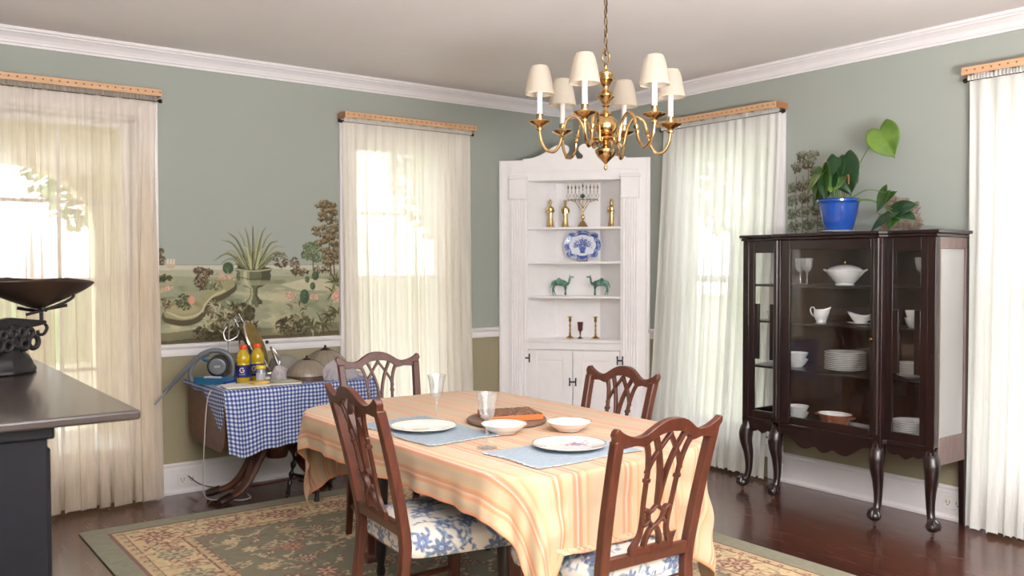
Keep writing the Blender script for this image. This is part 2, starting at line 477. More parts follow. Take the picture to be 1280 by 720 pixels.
# windows: casing, stool, two sashes of two by two lights, panes
def bx3(mb, axis, a0, a1, d0, d1, z0, z1):
    if axis == 'x': mb.box(a0, a1, d0, d1, z0, z1)
    else: mb.box(d0, d1, a0, a1, z0, z1)
for k, (ax, a0, a1) in enumerate(wins):
    o = bpy.data.objects.new('window_%d' % (k + 1), None); COL.objects.link(o); struct(o)
    c = MB(); cw = .11
    bx3(c, ax, a0 - cw, a0, -.025, 0, WZ0 - .02, WZ1 + .12); bx3(c, ax, a1, a1 + cw, -.025, 0, WZ0 - .02, WZ1 + .12)
    bx3(c, ax, a0, a1, -.025, 0, WZ1, WZ1 + .12)
    bx3(c, ax, a0 - cw, a0, -.03, -.0, 0, WZ0 - .02); bx3(c, ax, a1, a1 + cw, -.03, -.0, 0, WZ0 - .02)
    # jamb linings
    bx3(c, ax, a0, a0 + .02, 0, T, WZ0, WZ1); bx3(c, ax, a1 - .02, a1, 0, T, WZ0, WZ1); bx3(c, ax, a0 + .02, a1 - .02, 0, T, WZ1 - .02, WZ1)
    c.build('window_frame', M_white, o, bevel=.004)
    s = MB(); bx3(s, ax, a0 - .02, a1 + .02, -.05, T, WZ0 - .03, WZ0); bx3(s, ax, a0, a1, -.02, -.001, WZ0 - .12, WZ0 - .03); s.build('window_sill', M_white, o, bevel=.005)
    mid = 1.33
    for (z0, z1, d) in ((WZ0, mid + .025, .06), (mid - .025, WZ1 - .02, .095)):
        s = MB(); b0, b1 = a0 + .02, a1 - .02; st = .055
        bx3(s, ax, b0, b0 + st, d, d + .032, z0, z1); bx3(s, ax, b1 - st, b1, d, d + .032, z0, z1)
        bx3(s, ax, b0 + st, b1 - st, d, d + .032, z0, z0 + (.06 if d < .07 else .045)); bx3(s, ax, b0 + st, b1 - st, d, d + .032, z1 - .045, z1)
        cx = (a0 + a1) / 2; bx3(s, ax, cx - .011, cx + .011, d + .006, d + .026, z0 + .05, z1 - .045)
        cz = (z0 + z1) / 2; bx3(s, ax, b0 + st, b1 - st, d + .0065, d + .0255, cz - .011, cz + .011)
        q = s.build('sash', M_white, o, bevel=.003)
        g = MB(); bx3(g, ax, b0 + st - .005, b1 - st + .005, d + .015, d + .017, z0 + .045, z1 - .04); g.build('pane', M_glass, q)
# large openings behind the camera get simple casings
c = MB(); c.box(-3.32, -3.2, YF, YF + .025, .5, 2.42); c.box(-2.0, -1.88, YF, YF + .025, .5, 2.42); c.box(-3.2, -2.0, YF, YF + .025, 2.3, 2.42); c.box(-3.34, -1.86, YF, YF + .06, .57, .6)
c.box(-2.63, -2.58, YF - .1, YF - .05, .6, 2.3)
struct(c.build('window_5', M_white, bevel=.004))
c = MB(); c.box(XL, XL + .025, -6.42, -6.3, .23, 2.52); c.box(XL, XL + .025, -5.4, -5.28, .23, 2.52); c.box(XL, XL + .025, -6.3, -5.4, 2.4, 2.52); c.box(XL - .05, XL + .05, -6.44, -5.26, WZ0 - .03, WZ0)
c.box(XL - .1, XL - .05, -5.87, -5.82, .26, 2.4)
struct(c.build('window_6', M_white, bevel=.004))

# crown moulding, chair rail, baseboard as swept profiles
crown = [(0, -.096), (-.010, -.096), (-.010, -.083), (-.018, -.079), (-.020, -.070), (-.030, -.052), (-.048, -.034), (-.058, -.028), (-.058, -.020), (-.069, -.016), (-.069, 0), (0, 0)]
def run(name, prof, a0, a1, side, mat=M_white, zb=0., mb=None):
    """prof (offset from wall towards the room as negative, z)"""
    own = mb is None; mb = mb or MB()
    vs = []
    for a in (a0, a1):
        for (d, z) in prof:
            if side == 'back': vs.append((a, d, zb + z))
            elif side == 'right': vs.append((d, a, zb + z))
            elif side == 'left': vs.append((XL - d, a, zb + z))
            else: vs.append((a, YF - d, zb + z))
    n = len(prof); fs = [(i, (i + 1) % n, n + (i + 1) % n, n + i) for i in range(n)] + [tuple(range(n)), tuple(range(2 * n - 1, n - 1, -1))]
    mb.add(vs, fs)
    return struct(mb.build(name, mat)) if own else mb
run('trim_1', crown, XL, 0, 'back', zb=H); run('trim_2', crown, YF, -.0, 'right', zb=H)
run('trim_3', crown, YF, 0, 'left', zb=H); run('trim_4', crown, XL, 0, 'front', zb=H)
rail = [(0, .862), (-.012, .862), (-.014, .880), (-.014, .905), (-.022, .912), (-.028, .922), (-.028, .932), (-.018, .938), (0, .938)]
base = [(0, 0), (-.032, 0), (-.032, .012), (-.022, .022), (-.018, .03), (-.018, .155), (-.014, .165), (-.016, .178), (-.008, .190), (0, .190)]
mb = MB()
for a, b_ in ((-5.7, -4.45), (-3.39, -2.17), (-1.13, -.785)): run('', rail, a, b_, 'back', mb=mb)
struct(mb.build('trim_5', M_white))
mb = MB()
for a, b_ in ((-1.08, -.905), (-3.31, -2.12), (YF, -4.37)): run('', rail, a, b_, 'right', mb=mb)
struct(mb.build('trim_6', M_white))
mb = MB()
for a, b_ in ((XL, -4.45), (-3.39, -2.17), (-1.13, -.785)): run('', base, a, b_, 'back', mb=mb)
struct(mb.build('baseboard_back', M_white))
mb = MB()
for a, b_ in ((-1.08, -.905), (-3.31, -2.12), (YF, -4.37)): run('', base, a, b_, 'right', mb=mb)
struct(mb.build('baseboard_right', M_white))
run('baseboard_left', base, YF, 0, 'left')
mb = MB()
for a, b_ in ((XL, 0),): run('', base, a, b_, 'front', mb=mb)
struct(mb.build('baseboard_front', M_white))

# daylight portals: guide the sky light through the openings
def portal(x, y, z, rot, sx_, sy_):
    l = bpy.data.lights.new('sky_portal', 'AREA'); l.shape = 'RECTANGLE'; l.size = sx_; l.size_y = sy_; l.cycles.is_portal = True
    o = bpy.data.objects.new('sky_portal', l); COL.objects.link(o); o.location = (x, y, z); o.rotation_euler = rot
for ax, a0, a1 in wins:
    if ax == 'x': portal((a0 + a1) / 2, T + .02, (WZ0 + WZ1) / 2, (-PI / 2, 0, 0), a1 - a0, WZ1 - WZ0)
    else: portal(T + .02, (a0 + a1) / 2, (WZ0 + WZ1) / 2, (PI / 2, 0, PI / 2), a1 - a0, WZ1 - WZ0)
portal(-2.6, YF - T - .02, 1.45, (PI / 2, 0, 0), 1.2, 1.7)
portal(XL - T - .02, -5.85, 1.33, (PI / 2, 0, -PI / 2), .9, 2.14)
# added upward fill light behind the camera, brightens the ceiling; no lamp stands there
l = bpy.data.lights.new('ceiling_fill', 'AREA'); l.shape = 'DISK'; l.size = 1.4; l.energy = FILL; l.color = (1., .975, .985)
o = bpy.data.objects.new('ceiling_fill', l); COL.objects.link(o); o.location = (-3.9, -6.6, 1.1); o.rotation_euler = (PI, 0, 0)

# ------------------------------------------------------------------ outside
M_lawn = plain('lawn', (186, 190, 164), .95, var=.2, scale=1.5)
struct(MB().box(-40, 40, -40, 40, -.62, -.5).build('ground', M_lawn))
M_porch = plain('porch_plaster', (196, 184, 160), .8)
pw = MB(); y0, y1 = 2.6, 2.85
def arch_wall(mb, xs, xe, arches, ztop):
    cur = xs
    for (c_, hw, spring, zt) in arches:
        mb.box(cur, c_ - hw, y0, y1, -.5, ztop); n = 20; rise = zt - spring
        pts = [(c_ - hw, ztop), (c_ - hw, spring)] + [(c_ - hw * math.cos(PI * i / n), spring + rise * math.sin(PI * i / n)) for i in range(1, n)] + [(c_ + hw, spring), (c_ + hw, ztop)]
        for i in range(1, len(pts) - 2):
            p, q = pts[i], pts[i + 1]
            if q[0] - p[0] > 1e-6: mb.prism([(p[0], p[1]), (q[0], q[1]), (q[0], ztop), (p[0], ztop)], y0, y1)
        cur = c_ + hw
    mb.box(cur, xe, y0, y1, -.5, ztop)
arch_wall(pw, -6.6, -2.4, [(-5.5, .62, 1.7, 2.28), (-3.85, .65, 1.7, 2.28)], 2.95)
struct(pw.build('wall_porch', M_porch))
struct(MB().box(-6.6, -2.4, T, 2.85, -.5, -.02).build('floor_porch', plain('porch_boards', (150, 150, 145), .7)))
struct(MB().box(-6.7, -2.3, T, 2.95, 2.95, 3.05).build('ceiling_porch', M_porch))
M_leaf = plain('tree_leaves', (146, 160, 118), .8, var=.3, scale=4); M_bark = plain('tree_bark', (80, 66, 52), .9, var=.2)
def make_tree(seed):
    r = random.Random(seed)
    t = root('garden_tree', (0, 0, -.5), 'leafy tree', 'tree')
    MB().tube([(0, 0, 0), (.05, .02, 1.2), (.0, .05, 2.6), (.1, 0, 3.8)], [.2, .16, .12, .06], 10).tube([(.02, .03, 2.0), (.6, .2, 2.9), (1.0, .3, 3.5)], [.08, .06, .03], 8).tube([(.02, .03, 2.2), (-.5, -.2, 3.0), (-.9, -.3, 3.6)], [.08, .05, .03], 8).build('trunk', M_bark, t, smooth=True)
    vs = []; fs = []
    N = 2600
    for i in range(N):
        a = r.uniform(0, 2 * PI); q = r.random() ** .4; ph = math.acos(r.uniform(-1, 1))
        c = Vector((q * 1.9 * math.sin(ph) * math.cos(a), q * 1.9 * math.sin(ph) * math.sin(a), 3.9 + q * 1.7 * math.cos(ph)))
        d = Vector((r.uniform(-1, 1), r.uniform(-1, 1), r.uniform(-.6, .6))).normalized(); e = d.cross(Vector((r.uniform(-1, 1), r.uniform(-1, 1), 1))).normalized()
        L = r.uniform(.10, .2); k = len(vs)
        vs += [c - d * L, c + e * L * .5, c + d * L, c - e * L * .5]; fs.append((k, k + 1, k + 2, k + 3))
    m = MB(); m.add(vs, fs); m.build('leaf_crown', M_leaf, t)
    return t
tr = make_tree(3); tr.location = (-.9, 10.0, -.5); tag(tr, 'leafy garden tree seen through the sheer curtain of the leftmost window')
dup(tr, (5.6, 9.5, -.5), 1.2, 'leafy garden tree behind the sheer curtain left of the white corner cabinet')
dup(tr, (8.5, 4.2, -.5), 2.2, 'leafy garden tree behind the sheer curtain between corner cabinet and china cabinet')
dup(tr, (7.0, -2.4, -.5), .6, 'leafy garden tree beyond the window at the far right edge')

# clipped hedge round the garden; seen only faintly through the sheers
def hedge(x0_, x1_, y0_, y1_, h, label):
    r = random.Random(5); vs = []; fs = []
    nx_ = int(max(x1_ - x0_, y1_ - y0_) / .25); long_x = (x1_ - x0_) > (y1_ - y0_)
    P = []
    prof = [(0, 0), (-.05, .3), (-.05, .7), (0, .95), (.25, 1.03), (.75, 1.03), (1, .95), (1.05, .5), (1, 0)]
    for i in range(nx_ + 1):
        row = []
        for (d, z) in prof:
            k = r.uniform(-.08, .08)
            a = i / nx_
            if long_x: row.append((x0_ + (x1_ - x0_) * a, y0_ + (y1_ - y0_) * (d + k), -.5 + h * (z + k * .5 * (z > .1))))
            else: row.append((x0_ + (x1_ - x0_) * (d + k), y0_ + (y1_ - y0_) * a, -.5 + h * (z + k * .5 * (z > .1))))
        P.append(row)
    return tag(surf('garden_hedge', np.array(P), M_leaf), label, 'hedge')
hedge(-9, 9.0, 13.5, 14.6, 1.5, 'garden hedge far behind the windows of the mural wall')
hedge(12.0, 13.0, -9.0, 8.0, 3.2, 'garden hedge far behind the windows beside the china cabinet')
# ------------------------------------------------------------------ curtains, cornices, rods
M_sheer1 = sheer('cream_sheer', rgb(240, 228, 212), .58, through=.42)
M_sheer2 = sheer('ivory_sheer', rgb(244, 239, 229), .08, through=.34)
M_sheer3 = sheer('white_sheer', rgb(238, 239, 235), .12, through=.32)
M_rod = plain('dark_bronze_rod', (46, 38, 36), .4, .8)
M_pegs = painted('pale_wood_with_nail_dots', .55)
M_corn = plain('cornice_wood', (172, 116, 76), .5, var=.12, stretch=(2, 2, 20))
def curtain(side, a0, a1, mat, label, clab, rlab, seed, rod=True, gather=1., b0=None, b1=None, z0=.015, z1=2.425, hem_out=.05, zwave=0., pitch=.075, lata=.014):
    """a0..a1 along the wall; b0..b1 where it ends at the hem"""
    b0 = a0 if b0 is None else b0; b1 = a1 if b1 is None else b1
    W = a1 - a0; nu = int(W / .004); nv = 90
    s = np.linspace(0, 1, nu); t = np.linspace(0, 1, nv)
    S, Tt = np.meshgrid(s, t)
    r = np.random.RandomState(seed)
    nf = max(5, int(W / pitch)); ph = r.uniform(0, 6.28, 6)
    warp = .5 * np.sin(S * 9 + ph[0]) + .35 * np.sin(S * 23 + ph[1])
    fold = 2 * PI * nf * S + warp * 2.2
    k = 1 - .12 * Tt
    A = a0 + (a1 - a0) * S; B = b0 + (b1 - b0) * S
    along = A * (1 - Tt) + B * Tt
    amp = (.006 + .020 * np.minimum(1, Tt * 3)) * gather * (1 + .45 * np.sin(S * 17 + ph[2]))
    lat = -lata * np.sin(2 * fold + .4) * gather * np.minimum(1, Tt * 2) * (1 + .5 * np.sin(S * 31 + ph[3]))
    out = .055 + amp * np.sin(fold + .5 * np.sin(Tt * 3 + ph[4])) + hem_out * Tt ** 2 + .012 * np.sin(S * 6 + Tt * 2 + ph[5]) * Tt
    out = np.maximum(out, .034)
    along = along + lat
    Z = z1 + (z0 - z1) * Tt + .012 * np.abs(np.sin(fold)) * Tt ** 6 + zwave * np.sin(S * 11 + ph[1]) * Tt ** 8
    P = np.stack([along, -out, Z], -1) if side == 'back' else np.stack([-out, along, Z], -1)
    o = surf('sheer_curtain', P, mat); tag(o, label, 'curtain')
    # gathered heading above the rod
    nf2 = int(W / .018); hh = .045; t2 = np.linspace(0, 1, 8); S2, T2 = np.meshgrid(s, t2)
    o2 = .076 + .008 * np.sin(2 * PI * nf2 * S2 + 2 * np.sin(S2 * 40)) - .006 * (1 - T2)
    Zh = z1 + hh * (1 - T2) * (.8 + .2 * np.sin(S2 * 60 + ph[1])) - .001
    A2 = a0 + (a1 - a0) * S2
    P2 = np.stack([A2, -o2, Zh], -1) if side == 'back' else np.stack([-o2, A2, Zh], -1)
    surf('gathered_heading', P2, mat, o)
    # tunnel stitched round the rod
    m = MB(); n = 40; pts = []
    # rod with finials
    e0, e1 = a0 - .015, a1 + .015
    rp = lambda a, d, z: (a, -d, z) if side == 'back' else (-d, a, z)
    m = MB().tube([rp(e0, .058, z1 + .004), rp(e1, .058, z1 + .004)], .006, 10)
    for e in (e0, e1):
        sg = -1 if e == e0 else 1
        m.sphere(rp(e + sg * .008, .058, z1 + .004), .013, n=12, m=8)
        m.tube([rp(e - sg * .02, 0.026, z1 + .004), rp(e - sg * .02, .058, z1 + .004)], .005, 8)
        m.sphere(rp(e - sg * .02, .030, z1 + .004), .011, n=10, m=6)
    tag(m.build('curtain_rod', M_rod, smooth=True), rlab, 'curtain rod')
    # cornice shelf above
    c0, c1 = a0 - .012, a1 + .012
    d1, zt, zb = .125, 2.487, 2.447
    rt = bpy.data.objects.new('wooden_cornice', None); COL.objects.link(rt); tag(rt, clab, 'cornice')
    def bx(mb, q0, q1, e0_, e1_, z0_, z1_):
        return mb.box(q0, q1, -e1_, -e0_, z0_, z1_) if side == 'back' else mb.box(-e1_, -e0_, q0, q1, z0_, z1_)
    bx(MB(), c0, c1, 0.001, d1 - .001, zt - .012, zt).build('shelf_board', M_corn, rt, bevel=.002)
    m2 = MB(); bx(m2, c0, c0 + .008, .001, d1 - .009, zb, zt - .0125); bx(m2, c1 - .008, c1, .001, d1 - .009, zb, zt - .0125); m2.build('end_return', M_corn, rt)
    # front strip, pale wood with a row of small dark dots
    L = c1 - c0; cv = Canvas(0, L, 0, zt - zb, .0025, (208, 164, 124))
    n3 = fbm(cv.X * 8, cv.Z * 120, 5); cv.rgb *= (.92 + .14 * n3)[..., None]
    x = .02
    while x < L:
        cv.ell(x, (zt - zb) * .55, .0045, .0045, (92, 54, 34), soft=.5); x += .042
    fr = rp(0, d1 + .0, 0)
    Ua = c0 + cv.X; Zz = zb + cv.Z
    bow = 0 * Ua
    P3 = np.stack([Ua, -(d1 + .0 * bow) + 0 * Ua, Zz], -1) if side == 'back' else np.stack([-(d1) + 0 * Ua, Ua, Zz], -1)
    surf('dotted_front_strip', P3, M_pegs, rt, col=cv.rgb, thick=.006)
    return o
curtain('back', -4.46, -3.405, M_sheer1, 'long cream sheer curtain at the leftmost window behind the scale', 'dotted wooden cornice strip over the leftmost window, above the balance scale', 'dark curtain rod of the leftmost window, ending beside the bare green wall', 3, b0=-4.42, b1=-3.43, hem_out=.09, gather=1.5, pitch=.085, lata=.020)
curtain('back', -2.165, -1.095, M_sheer2, 'ivory sheer curtain hanging behind the blue checked side table', 'dotted wooden cornice strip between mural and white corner cabinet', 'dark curtain rod over the window between mural and corner cabinet', 8, b0=-2.17, b1=-1.09, hem_out=.05, gather=.6)
curtain('right', -2.118, -1.085, M_sheer3, 'white sheer curtain between corner cabinet and dark china cabinet', 'dotted wooden cornice strip partly behind the chandelier', 'dark curtain rod between chandelier and potted plant', 12, b0=-2.05, b1=-.985, hem_out=.06, gather=.6)
curtain('right', -4.40, -3.325, M_sheer3, 'white sheer curtain at the right edge of the room beside the china cabinet', 'dotted wooden cornice strip at the far right edge', 'dark curtain rod whose finial shows right of the china cabinet', 21, b0=-4.40, b1=-3.37, hem_out=.09, gather=.6)

# ------------------------------------------------------------------ outlets
M_plate = plain('outlet_plastic', (228, 224, 222), .4, var=0); M_slot = plain('outlet_slot', (60, 55, 55), .6, var=0)
def outlet(loc, side, label):
    r = root('wall_outlet', loc, label, 'outlet')
    f = (lambda a0, a1, d0, d1, z0, z1, mb: mb.box(a0, a1, -d1, -d0, z0, z1)) if side == 'back' else (lambda a0, a1, d0, d1, z0, z1, mb: mb.box(-d1, -d0, a0, a1, z0, z1))
    f(-.058, .058, 0, .006, -.038, .038, MB()).build('cover_plate', M_plate, r, bevel=.002)
    for c in (-.028, .028):
        m = MB()
        f(c - .012, c - .009, .006, .007, -.008, .010, m); f(c + .007, c + .010, .006, .007, -.008, .010, m); f(c - .003, c + .003, .006, .007, -.018, -.012, m)
        m.build('socket', M_slot, r)
outlet((-3.235, -.0185, .088), 'back', 'white outlet plate on the baseboard below the hanging table leaf')
outlet((-.0185, -3.245, .10), 'right', 'white outlet plate on the baseboard beside the china cabinet\'s rear foot')

# ------------------------------------------------------------------ painted mural wallpaper
M_mural = painted('mural_print', .8, spec=.25)
R_ = random.Random(5)
BR = [(72, 60, 46), (96, 80, 62), (120, 104, 82), (60, 54, 42)]
GR = [(84, 96, 70), (104, 112, 86), (70, 80, 60), (120, 124, 98)]
def mural_back():
    x0, x1, z0, z1 = -3.389, -2.171, .939, 1.95
    c = Canvas(x0, x1, z0, z1, .0036, WALLC)
    hz = 1.432
    def band(za, zb, col, al=1., amp=.01, f=4, seed=0):
        e1 = za + amp * (fbm(c.X * f, c.X * 0, seed) - .5) * 2; e2 = zb + amp * (fbm(c.X * f, c.X * 0 + 3, seed + 1) - .5) * 2
        c.put((slice(None), slice(None)), ((c.Z > e1) & (c.Z < e2)) * al, col)
    # sea and shore
    band(.93, hz, (136, 138, 116), 1, 0)
    band(hz - .035, hz, (172, 170, 156), 1, .002); band(hz - .003, hz + .002, (110, 108, 96), .8, 0)
    band(hz - .075, hz - .03, (150, 150, 130), 1, .006, 6, 3)
    n = fbm(c.X * 5, c.Z * 22, 9, 5)
    inside = c.Z < hz - .05
    for th, col, al in ((.55, (160, 154, 126), .7), (.62, (178, 168, 140), .6)):
        c.put((slice(None), slice(None)), inside * np.clip((n - th) * 12, 0, 1) * al, col)
    c.put((slice(None), slice(None)), inside * np.clip((.42 - n) * 10, 0, 1) * .55, (98, 104, 82))
    band(.93, 1.02, (104, 96, 74), .75, .03, 3, 20); band(.93, .97, (74, 66, 50), .8, .02, 3, 22)
    # pale path sweeping in from the right
    c.poly([(-2.17, 1.33), (-2.42, 1.34), (-2.60, 1.30), (-2.48, 1.26), (-2.17, 1.25)], (182, 174, 150), .7)
    # tiny sailing ship
    c.poly([(-3.345, hz + .004), (-3.285, hz + .004), (-3.295, hz - .018), (-3.335, hz - .018)], (172, 150, 132))
    for q in range(3): c.poly([(-3.34 + q * .018, hz + .006), (-3.326 + q * .018, hz + .006), (-3.328 + q * .018, hz + .04), (-3.338 + q * .018, hz + .038)], (196, 182, 166), .9)
    # distant bushes on the shoreline
    for (x, z, rx, rz, cols) in [(-3.37, hz + .05, .02, .05, BR), (-3.36, hz - .08, .05, .022, [(62, 66, 48)]), (-3.14, hz - .035, .035, .022, BR), (-3.08, hz - .045, .025, .02, BR),
        (-2.87, hz + .02, .035, .038, BR), (-2.60, hz + .03, .05, .055, BR), (-2.50, hz + .0, .035, .05, BR), (-2.46, hz - .05, .06, .025, BR), (-2.30, hz - .03, .07, .03, BR)]:
        c.dabs(x, z, rx, rz, 60, cols, .009, .85, R_, 14)
    def topiary(x, z, rx, rz):
        c.ell(x, z, rx, rz, (62, 78, 58), soft=.15); c.dabs(x - rx * .3, z + rz * .2, rx * .6, rz * .7, 30, [(96, 116, 84), (80, 98, 72)], .005, .7, R_)
    topiary(-2.955, hz - .02, .036, .038)
    topiary(-2.35, hz - .075, .026, .03); topiary(-2.41, hz - .10, .016, .022); topiary(-2.37, hz - .145, .019, .026); 
    # pink blooms
    for (x, z, rx, rz) in [(-2.98, 1.35, .075, .036), (-3.05, 1.31, .035, .02), (-2.53, 1.22, .04, .028), (-3.34, 1.29, .03, .012), (-2.36, 1.21, .03, .02)]:
        c.dabs(x, z, rx, rz, 60, [(182, 140, 122), (160, 118, 100), (198, 162, 146)], .007, .9, R_)
    topiary(-2.43, 1.215, .034, .05)
    # curling raised bed
    c.stroke([(-3.33, 1.11), (-3.24, 1.09), (-3.16, 1.11), (-3.12, 1.17), (-3.08, 1.22), (-3.00, 1.25), (-2.94, 1.29)], .085, (80, 72, 54), .9)
    c.stroke([(-3.33, 1.13), (-3.24, 1.115), (-3.17, 1.13), (-3.13, 1.19), (-3.09, 1.24), (-3.01, 1.27), (-2.94, 1.31)], .06, (138, 134, 104), 1)
    c.stroke([(-3.34, 1.14), (-3.24, 1.10), (-3.14, 1.125), (-3.10, 1.185), (-3.05, 1.235), (-2.98, 1.265)], .012, (176, 168, 136), .9)
    c.ell(-3.24, 1.17, .11, .04, (124, 118, 90)); c.ell(-3.24, 1.155, .10, .03, (150, 142, 112))
    c.dabs(-3.235, 1.20, .05, .05, 90, [(70, 78, 54), (96, 100, 74), (58, 60, 44)], .009, .9, R_)
    c.ell(-3.19, 1.21, .022, .028, (186, 134, 112)); c.dabs(-3.35, 1.19, .03, .04, 40, BR, .008, .9, R_)
    c.dabs(-3.12, 1.33, .05, .055, 110, BR, .010, .9, R_); c.dabs(-3.05, 1.30, .06, .03, 60, GR, .009, .9, R_)
    # undergrowth with leaf sprays
    def spray(x, z, L, nl, cols, a0=.0, a1=PI, wl=.012):
        for q in range(nl):
            a = a0 + (a1 - a0) * (q + .5) / nl + R_.uniform(-.1, .1); l = L * R_.uniform(.7, 1.1); col = R_.choice(cols)
            x2, z2 = x + l * math.cos(a), z + l * math.sin(a)
            c.stroke([(x, z), ((x + x2) / 2, (z + z2) / 2 + .01), (x2, z2)], wl, col, .9, .002)
    for (x, z, rx, rz) in [(-2.93, 1.04, .17, .09), (-2.86, 1.12, .08, .06), (-2.50, 1.02, .14, .07), (-3.05, 1.0, .14, .05)]:
        c.dabs(x, z, rx, rz, 260, [(70, 66, 48), (92, 84, 62), (58, 52, 38)], .012, .9, R_)
    for q in range(26):
        x = R_.uniform(-3.1, -2.42); z = R_.uniform(.98, 1.16) if x < -2.75 or x > -2.62 else .98
        spray(x, z, R_.uniform(.03, .055), 7, [(160, 152, 124), (136, 130, 102), (78, 72, 52), (118, 116, 88)], R_.uniform(0, 1), R_.uniform(2.4, 4), .011)
    for q in range(60): c.ell(R_.uniform(-3.12, -2.75), R_.uniform(1.0, 1.2), .02, .006, R_.choice([(104, 88, 66), (168, 160, 132), (66, 58, 42)]), R_.uniform(0, PI), .9)
    # urn on its pedestal foot
    ux, uz = -2.785, 1.405
    def turned(prof, col, hl):
        L = [(ux - r, z) for r, z in prof]; Rr = [(ux + r, z) for r, z in reversed(prof)]
        c.poly(L + Rr, col)
        for (fa, fb, cc, al) in hl: c.poly([(ux + r * fa, z) for r, z in prof] + [(ux + r * fb, z) for r, z in reversed(prof)], cc, al)
    bowl = [(.128, uz), (.122, uz - .012), (.112, uz - .02), (.118, uz - .045), (.112, uz - .075), (.09, uz - .10), (.055, uz - .118), (.03, uz - .126), (.022, uz - .14), (.028, uz - .148), (.022, uz - .158), (.026, uz - .18), (.04, uz - .20), (.058, uz - .212), (.058, uz - .232)]
    turned(bowl, (94, 96, 74), [(-.8, -.25, (142, 142, 114), .8), (-.6, -.42, (176, 172, 146), .7), (.45, 1., (62, 62, 46), .7)])
    c.ell(ux, uz, .13, .016, (60, 56, 42), soft=.1); c.stroke([(ux - .13, uz), (ux, uz - .014), (ux + .13, uz)], .010, (150, 148, 122)); 
    for q in range(15):
        xx = ux - .10 + q * .0143; c.stroke([(xx, uz - .078), (ux + (xx - ux) * .78, uz - .105)], .006, (168, 162, 134), .85, sm=0)
    c.stroke([(ux - .116, uz - .05), (ux, uz - .068), (ux + .116, uz - .05)], .006, (62, 60, 44), .6)
    # agave
    for a, L, bend, col in [(2.88, .19, -.05, (104, 106, 82)), (2.70, .24, -.09, (76, 78, 58)), (2.5, .21, -.06, (126, 128, 98)), (2.3, .26, -.02, (90, 92, 66)), (2.12, .27, 0, (70, 74, 54)), (1.92, .26, 0, (118, 120, 88)), (1.75, .27, .0, (96, 98, 72)),
        (1.58, .29, 0, (78, 76, 56)), (1.45, .27, 0, (138, 136, 104)), (1.32, .28, 0, (84, 86, 62)), (1.15, .26, 0, (104, 108, 80)), (.95, .24, -.02, (72, 76, 54)), (.75, .25, -.05, (126, 124, 94)), (.55, .23, -.08, (90, 92, 68)), (.38, .22, -.06, (76, 80, 58)),
        (1.2, .14, 0, (146, 150, 112)), (1.9, .15, 0, (150, 152, 112)), (1.6, .12, 0, (70, 64, 46))]:
        bx, bz = ux + .05 * math.cos(a), uz + .005
        mx_, mz = bx + L * .55 * math.cos(a), bz + L * .62 * math.sin(a) + .03
        ex, ez = bx + L * math.cos(a), bz + L * math.sin(a) + bend * .6
        c.stroke([(bx, bz), (mx_, mz), (ex, ez)], .020, col, 1, .002, sm=8)
        c.stroke([(bx, bz), (mx_ + .003, mz), (ex, ez)], .005, (168, 166, 132), .7, .001, sm=8)
    # small bridge stone right of the urn foot
    c.poly([(-2.70, 1.17), (-2.60, 1.19), (-2.52, 1.10), (-2.62, 1.06)], (150, 148, 122), .7)
    # tall tree at the right
    c.stroke([(-2.235, 1.36), (-2.24, 1.5), (-2.25, 1.65)], .014, (96, 80, 60), 1, .008)
    c.stroke([(-2.205, 1.36), (-2.215, 1.5), (-2.205, 1.62)], .01, (80, 68, 52), 1, .006)
    cr_env = [(-2.27, 1.82, .065, .05), (-2.24, 1.74, .085, .07), (-2.26, 1.65, .115, .06), (-2.26, 1.56, .09, .05), (-2.23, 1.48, .06, .045)]
    for q in range(95):
        ex = R_.choice(cr_env); a = R_.uniform(0, 6.28); rr0 = R_.random() ** .5
        x, z = ex[0] + ex[2] * rr0 * math.cos(a), ex[1] + ex[3] * rr0 * math.sin(a)
        c.dabs(x, z, .030, .016, 22, [(88, 76, 56), (112, 98, 74), (66, 58, 44)], .008, .85, R_, 8); c.dabs(x - .004, z + .010, .022, .008, 9, [(152, 136, 108), (134, 120, 92)], .006, .8, R_)
    for (x, z, rx, rz) in [(-2.38, 1.555, .06, .03), (-2.41, 1.50, .045, .03), (-2.34, 1.49, .055, .04)]:
        c.dabs(x, z, rx, rz, 130, [(92, 104, 78), (74, 86, 64), (120, 126, 98)], .009, .9, R_)
    c.stroke([(-2.36, 1.36), (-2.37, 1.5)], .008, (90, 82, 62))
    # rhododendron in the lower right corner
    for (x, z) in [(-2.21, 1.23), (-2.25, 1.08), (-2.30, 1.02), (-2.19, 1.10), (-2.38, 1.0), (-2.2, 1.30)]:
        spray(x, z, .085, 11, [(66, 64, 46), (84, 82, 60), (112, 108, 84), (150, 146, 118)], 0, 2 * PI, .018)
    c.dabs(-2.195, 1.21, .028, .04, 40, [(186, 140, 124), (206, 168, 152)], .010, 1, R_)
    c.rgb = np.clip(c.rgb * (1 + .10 * c.a[..., None]), 0, 1)
    c.rgb *= (1 + .05 * (fbm(c.X * 60, c.Z * 60, 33, 2) - .5))[..., None]
    P = np.stack([c.X, np.full_like(c.X, -.0012), c.Z], -1)
    P2 = P.copy()
    return surf('mural_wallpaper', P2, M_mural, col=c.rgb, keep=c.a > .02, thick=0)
tag(mural_back(), 'painted garden mural with potted agave urn on the wall above the side table', 'mural')
